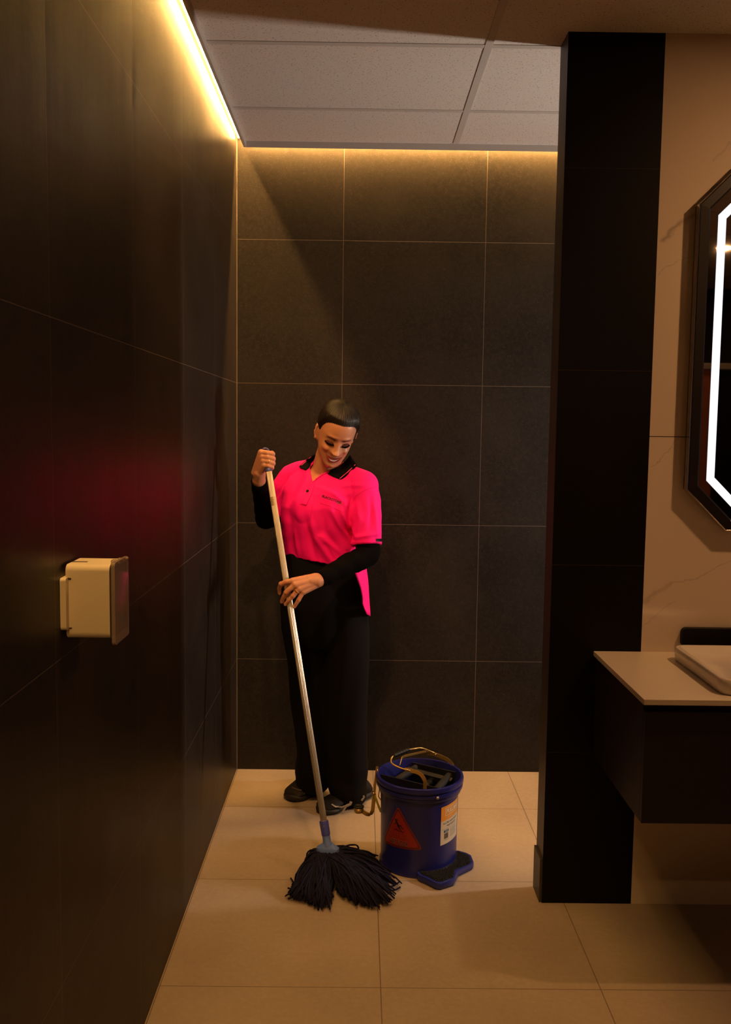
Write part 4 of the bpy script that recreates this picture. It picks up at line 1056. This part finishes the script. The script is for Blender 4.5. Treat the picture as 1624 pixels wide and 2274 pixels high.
bm = tri_ring(.945, .905, .0011); merge(bm, tri_ring(.875, .855, .0011)); o = new_obj('sticker_border', bm, M_ink, stk)
# text baseline direction
bu = Vector(((TC[0]-TB_[0])*RB, TC[1]-TB_[1])); bl = bu.length; ang = math.atan2(bu.y, bu.x)*.55
def stick_text(s, size, cx, cy, m, name, xs=1., rot=ang*1.45, bold=0, off=.0011, outline=None, sp=1.05):
    f = uv2cyl(off); ca, sa = math.cos(rot), math.sin(rot)
    new_obj(name, text_mesh(s, size, lambda u, v, z: f(cx+u*ca-v*sa, cy+u*sa+v*ca, z), sp, 'CENTER', bold, 0, xs, .006, outline), m, stk)
M_red2 = mat('sticker_red_outline', (.50, .06, .03), .4)
stick_text('CAUTION', .030, -.003, -.0100, M_red2, 'sticker_text', .53, bold=.0011, off=.0010)
stick_text('CAUTION', .030, -.003, -.0100, mat('sticker_dark_red', (.07, .006, .004), .5), 'sticker_text', .53, bold=.0001, off=.0013)
stick_text('WET FLOOR', .0245, -.002, -.0330, mat('sticker_pale', (.50, .28, .22), .5), 'sticker_text', .48, bold=.0012, off=.0010)
stick_text('WET FLOOR', .0245, -.002, -.0330, M_ink, 'sticker_text', .48, bold=.0005, off=.0013)
f3 = uv2cyl(.0012)
def blob(parts):
    bm = bmesh.new()
    for (x0, y0, r0), (x1, y1, r1) in parts:
        a = math.atan2(y1-y0, x1-x0); pts = []
        for k in range(9): t = a+math.pi/2+math.pi*k/8; pts.append((x0+math.cos(t)*r0, y0+math.sin(t)*r0))
        for k in range(9): t = a-math.pi/2+math.pi*k/8; pts.append((x1+math.cos(t)*r1, y1+math.sin(t)*r1))
        bm.faces.new([bm.verts.new(f3(*p)) for p in pts])
    bmesh.ops.triangulate(bm, faces=bm.faces[:]); bmesh.ops.recalc_face_normals(bm, faces=bm.faces); return bm
H_ = lambda x, y, r: ((x-.006)*.95, y*.95+.0265, r)
new_obj('falling_figure', blob([(H_(-.008, .021, .0036), H_(-.008, .0212, .0036)), (H_(-.005, .014, .0035), H_(.004, .000, .0042)), (H_(-.006, .015, .0016), H_(.001, .0255, .0010)), (H_(-.006, .014, .0016), H_(-.012, .004, .0010)), (H_(.004, .002, .0030), H_(.013, .004, .0018)), (H_(.013, .004, .0018), H_(.019, -.006, .0013)), (H_(.019, -.006, .0013), H_(.023, -.004, .0012)), (H_(.003, -.001, .0032), H_(.012, -.013, .0016)), (H_(.012, -.013, .0016), H_(.020, -.020, .0012)), (H_(.020, -.020, .0012), H_(.024, -.017, .0010)), (H_(-.012, -.014, .0016), H_(.012, -.019, .0010))]), M_ink, stk)
# product label
LA, LB, LC_, LD = cyl_hit(981.5, 1793), cyl_hit(1018, 1777), cyl_hit(976.5, 1878.5), cyl_hit(1016, 1864)
lt0 = cyl_hit(979, 1835)[0]; lz1 = cyl_hit(981, 1793)[1]; lz0 = cyl_hit(977, 1879)[1]; lw = .098/RB; lslope = .10
lh = lz1-lz0
def lab(u, v): return (lt0+u*lw+(v-.5)*-.0, lz0+v*lh+(u*.098)*lslope)
def lab_patch(u0, u1, v0, v1, off, n=14, m=6): return cyl_patch(lambda a, b: lab(u0+(u1-u0)*a, v0+(v1-v0)*b), off, n, m)
M_lcream = mat('label_cream', (.62, .55, .43), .45); M_lor = mat('label_orange', (.75, .30, .035), .45); M_lblu = mat('label_blue', (.01, .12, .25), .5); M_lw = mat('label_white', (.72, .62, .45), .5); M_txt = mat('label_text', (.05, .035, .03), .6)
lbl = new_obj('product_label', lab_patch(0, 1, 0, .62, .0007), M_lcream, bucket)
new_obj('label_band', lab_patch(0, 1, .62, 1, .0007), M_lor, lbl)
def lab_text(s, size, u, v, m, xs=1., bold=0, off=.0011, al='LEFT', sp=1.):
    def f(a, b, z): th, zz = lab(u+a/.098, v+b/lh); return cyl(th, zz, off+z)
    new_obj('label_text', text_mesh(s, size, f, sp, al, bold, 0, xs, .005), m, lbl)
bm = lab_patch(.17, .95, .93, .945, .0011); merge(bm, lab_patch(.17, .95, .735, .75, .0011)); merge(bm, lab_patch(.17, .195, .745, .935, .0011, 2)); merge(bm, lab_patch(.925, .95, .745, .935, .0011, 2)); new_obj('label_frame', bm, M_lw, lbl)
lab_text('PULLMAN', .0205, .225, .838, M_lw, .80, .0009)
lab_text('COMMERCIAL', .0050, .27, .68, M_lw, 1.0)
lab_text('16 LITRE HEAVY DUTY', .0092, .09, .545, M_txt, .85)
lab_text('MOP BUCKET', .0098, .27, .46, M_txt, .88)
new_obj('label_rule', lab_patch(.02, .98, .395, .40, .0010), M_txt, lbl)
new_obj('label_badge', lab_patch(.14, .37, .30, .365, .0010), M_lblu, lbl)
lab_text('BLUE', .0058, .20, .332, M_lw, .95, .0001, .0013)
bm = bmesh.new(); uu = .155
while uu < .36:
    w = rng.choice([.006, .010, .015]); merge(bm, lab_patch(uu, uu+w, .14, .28, .0011, 1, 3)); uu += w+rng.choice([.005, .009])
new_obj('barcode', bm, M_txt, lbl)
lab_text('9 318563 042', .0042, .15, .105, M_txt)
for k in range(7): new_obj('label_text', lab_patch(.44, .44+.44*rng.uniform(.7, 1), .345-k*.035, .352-k*.035, .0010), M_txt, lbl)
# rim bolt
M_steel = mat('zinc_steel', (.45, .40, .34), .35, metal=.8); M_brass = mat('yellow_passivated_steel', (.52, .34, .10), .34, metal=.75); M_brass2 = mat('yellow_zinc_strip', (.50, .44, .07), .4, metal=.5)
th_, z_ = cyl_hit(972, 1758, .1505); pb_ = Vector((BC.x+math.sin(th_)*.1520, BC.y-math.cos(th_)*.1520, .2855)); nb = Vector((math.sin(th_), -math.cos(th_), 0))
new_obj('bolt', lathe(bmesh.new(), [(.0001, .0035), (.003, .0032), (.0048, .0018), (.0052, 0)], pb_, 20, nb), M_steel, bucket, True)
# foot ledge with grip studs
top = [(935, 1925), (925, 1938), (931, 1944), (948, 1951), (966, 1960.5), (979, 1962.4), (1008, 1953), (1013, 1943), (1018, 1933.5), (1050, 1917.5), (1052.5, 1912), (1047, 1898.5), (1036, 1893), (1018, 1888), (990, 1890)]
pts = [atZ(x, y, .024) for x, y in top]
def inset(pts, d):
    c = sum(pts, Vector())/len(pts); return [p+(c-p).normalized()*d for p in pts]
bm = bmesh.new(); loft(bm, [[Vector((p.x, p.y, z)) for p in inset(pts, d)] for d, z in ((.004, .0015), (0, .005), (0, .019), (.0025, .024))])
led = new_obj('foot_ledge', bm, M_bb2, bucket); auto_smooth(led, 50)
ip = inset(pts, .012); bm = bmesh.new(); loft(bm, [[Vector((p.x, p.y, z)) for p in ip] for z in (.0242, .0256)])
gp = new_obj('grip_pad', bm, M_blackpl, led)
bm = bmesh.new(); poly = [(p.x, p.y) for p in inset(pts, .016)]; g = .0072; row = 0; yv = min(p[1] for p in poly)
while yv < max(p[1] for p in poly):
    xv = min(p[0] for p in poly)+(g/2 if row % 2 else 0)
    while xv < max(p[0] for p in poly):
        if in_poly(xv, yv, poly) and math.hypot(xv-BC.x, yv-BC.y) > .141: lathe(bm, [(.0026, .0), (.0022, .003), (.0012, .0048), (.0001, .0052)], (xv, yv, .0254), 7)
        xv += g
    yv += g*.86; row += 1
o = new_obj('grip_studs', bm, M_blackpl, led, True); o['kind'] = 'stuff'
# wringer: two black side plates, rollers, handle
ZW = .300
fA, fB = atZ(846, 1722, ZW), atZ(972, 1752, ZW); bA, bB = atZ(912, 1688, ZW), atZ(1024, 1716, ZW)
def clamp_in(p, r=.138):
    d = Vector((p.x-BC.x, p.y-BC.y, 0)); 
    if d.length > r: d = d.normalized()*r
    return Vector((BC.x+d.x, BC.y+d.y, p.z))
fA, fB, bA, bB = map(clamp_in, (fA, fB, bA, bB))
wr = new_obj('wringer_plate', bar(bmesh.new(), [fA+Vector((0, 0, -.028)), fB+Vector((0, 0, -.028))], .065, .005, (0, 0, 1)), M_blackpl, bucket)
new_obj('wringer_plate', bar(bmesh.new(), [bA+Vector((0, 0, -.028)), bB+Vector((0, 0, -.028))], .065, .005, (0, 0, 1)), M_blackpl, bucket)
fd = (fB-fA); bd = (bB-bA)
def roller(tf, tb, z, r):
    a = fA+fd*tf; b = bA+bd*tb; a = Vector((a.x, a.y, z)); b = Vector((b.x, b.y, z)); d = b-a
    bm = bmesh.new(); tube(bm, [a+d*.03, a+d*.97], r, 24); tube(bm, [a, b], r*.5, 12)
    new_obj('roller', bm, mat('roller_black', (.012, .012, .013), .7, spec=.25), bucket, True)
roller(.24, .10, .288, .0125); roller(.95, .86, .286, .0135); roller(.60, .48, .255, .0135)
new_obj('wringer_bar', bar(bmesh.new(), [bA.lerp(fA, .16)+Vector((0, 0, -.012)), bB.lerp(fB, .22)+Vector((0, 0, -.012))], .018, .003, (0, 1, .3)), M_blackpl, bucket)
# carrying handle / wringer arms
YN, YFar = 3.045, 3.245
hn = [atY(943.7, 1752, YN), atY(944, 1735, YN), atY(934, 1719, YN), atY(915, 1711.5, YN), atY(899, 1708.5, YN+.004)]
arm1 = new_obj('wringer_arm', bar(bmesh.new(), smooth_path(hn, 6), .0125, .003, (.75, 0, .6)), M_brass, bucket)
hf = [atY(1009, 1712, YFar), atY(1004, 1697, YFar), atY(991, 1685.5, YFar), atY(968, 1676, YFar), atY(948, 1672, YFar-.005)]
new_obj('wringer_arm', bar(bmesh.new(), smooth_path(hf, 6), .0125, .003, (.75, 0, .6)), M_brass, bucket)
g0 = atY(874, 1678.5, YN+.055); g1 = atY(908, 1664.5, YFar-.070)
bm = bmesh.new(); tube(bm, smooth_path([g0, atY(869.5, 1684, YN+.045), atY(870.5, 1695, YN+.025), atY(888, 1705, YN+.003), atY(911, 1711.5, YN-.002)], 6), .0027, 10); tube(bm, smooth_path([g1, atY(922, 1662.5, YFar-.045), atY(937, 1661.5, YFar-.03), atY(960, 1670, YFar-.002), atY(970, 1675, YFar-.002)], 6), .0027, 10); tube(bm, [g0, g1], .0027, 10)
hd_ = new_obj('handle_rod', bm, M_brass, bucket, True)
bm = bmesh.new(); gr = []; n = 40; gd = (g1-g0).normalized(); gu, gv = frame_of(gd)
for k in range(n+1):
    t = k/n; r = .0068+.0011*math.cos(t*math.pi*2*6)-(.002 if k in (0, n) else 0); c = g0.lerp(g1, t); gr.append([c+(gu*math.cos(a)+gv*math.sin(a))*r for a in [2*math.pi*j/20 for j in range(20)]])
loft(bm, gr); new_obj('grip', bm, M_blackpl, hd_, True)
new_obj('wringer_link', bar(bmesh.new(), smooth_path([atY(947, 1668.5, YFar-.03), atY(925, 1673, YFar-.06), atY(896, 1680.5, YN+.06), atY(891, 1690, YN+.04), atY(888, 1700, YN+.02)], 5), .007, .0025, (.2, 0, 1)), M_brass, bucket)
for (x, y, Y_) in ((905, 1709.5, YN-.004), (967, 1676, YFar-.004)):
    new_obj('rivet', lathe(bmesh.new(), [(.0001, .002), (.002, .0016), (.0028, 0)], atY(x, y, Y_), 14, (0, -1, .2)), M_steel, bucket, True)
# foot pedal of the wringer
YP = 3.150
bm = bmesh.new(); bar(bm, smooth_path([atY(803, 1800, YP-.01), atY(813, 1807, YP-.006), atY(822, 1808, YP), atY(827.5, 1800, YP), atY(829.5, 1785, YP), atY(831.5, 1763, YP)], 6), .013, .004, (.9, .2, .45)); pdl = new_obj('pedal_lever', bm, M_brass, bucket)
pc = atY(797, 1796, YP-.012)
new_obj('pedal_cup', lathe(bmesh.new(), [(.0001, -.012), (.0150, -.012), (.0165, -.009), (.0165, .006), (.0001, .006)], pc, 32), M_brass, pdl, True)
new_obj('pedal_disc', lathe(bmesh.new(), [(.0001, .0062), (.0178, .0062), (.0185, .008), (.0178, .0105), (.012, .0112), (.0115, .0102), (.0001, .0102)], pc, 32), M_blackpl, pdl, True)
new_obj('lever_strip', bar(bmesh.new(), [atY(831, 1766, YP+.002), atY(834, 1735, YP+.012), atY(838, 1702, YP+.02)], .0085, .003, (1, .2, 0)), M_brass, bucket)
new_obj('lever_strip', bar(bmesh.new(), [atY(831.5, 1763, YP-.006), atY(838, 1782, YP-.004), atY(846, 1803, YP)], .0075, .003, (1, .2, .3)), M_brass2, bucket)
new_obj('pivot_pin', lathe(bmesh.new(), [(.0001, .005), (.0035, .0045), (.0055, .002), (.0055, -.004)], atY(830.5, 1762, YP-.006), 16, (0, -1, 0)), M_brass, bucket, True)
bm = bmesh.new(); tube(bm, smooth_path([atY(838, 1706, YP+.02), atY(842, 1740, YP), atY(843, 1752, YP-.01), atY(841, 1768, YP-.015), atY(846, 1776, YP)], 5), .0018, 8); new_obj('spring_wire', bm, M_brass, bucket, True)
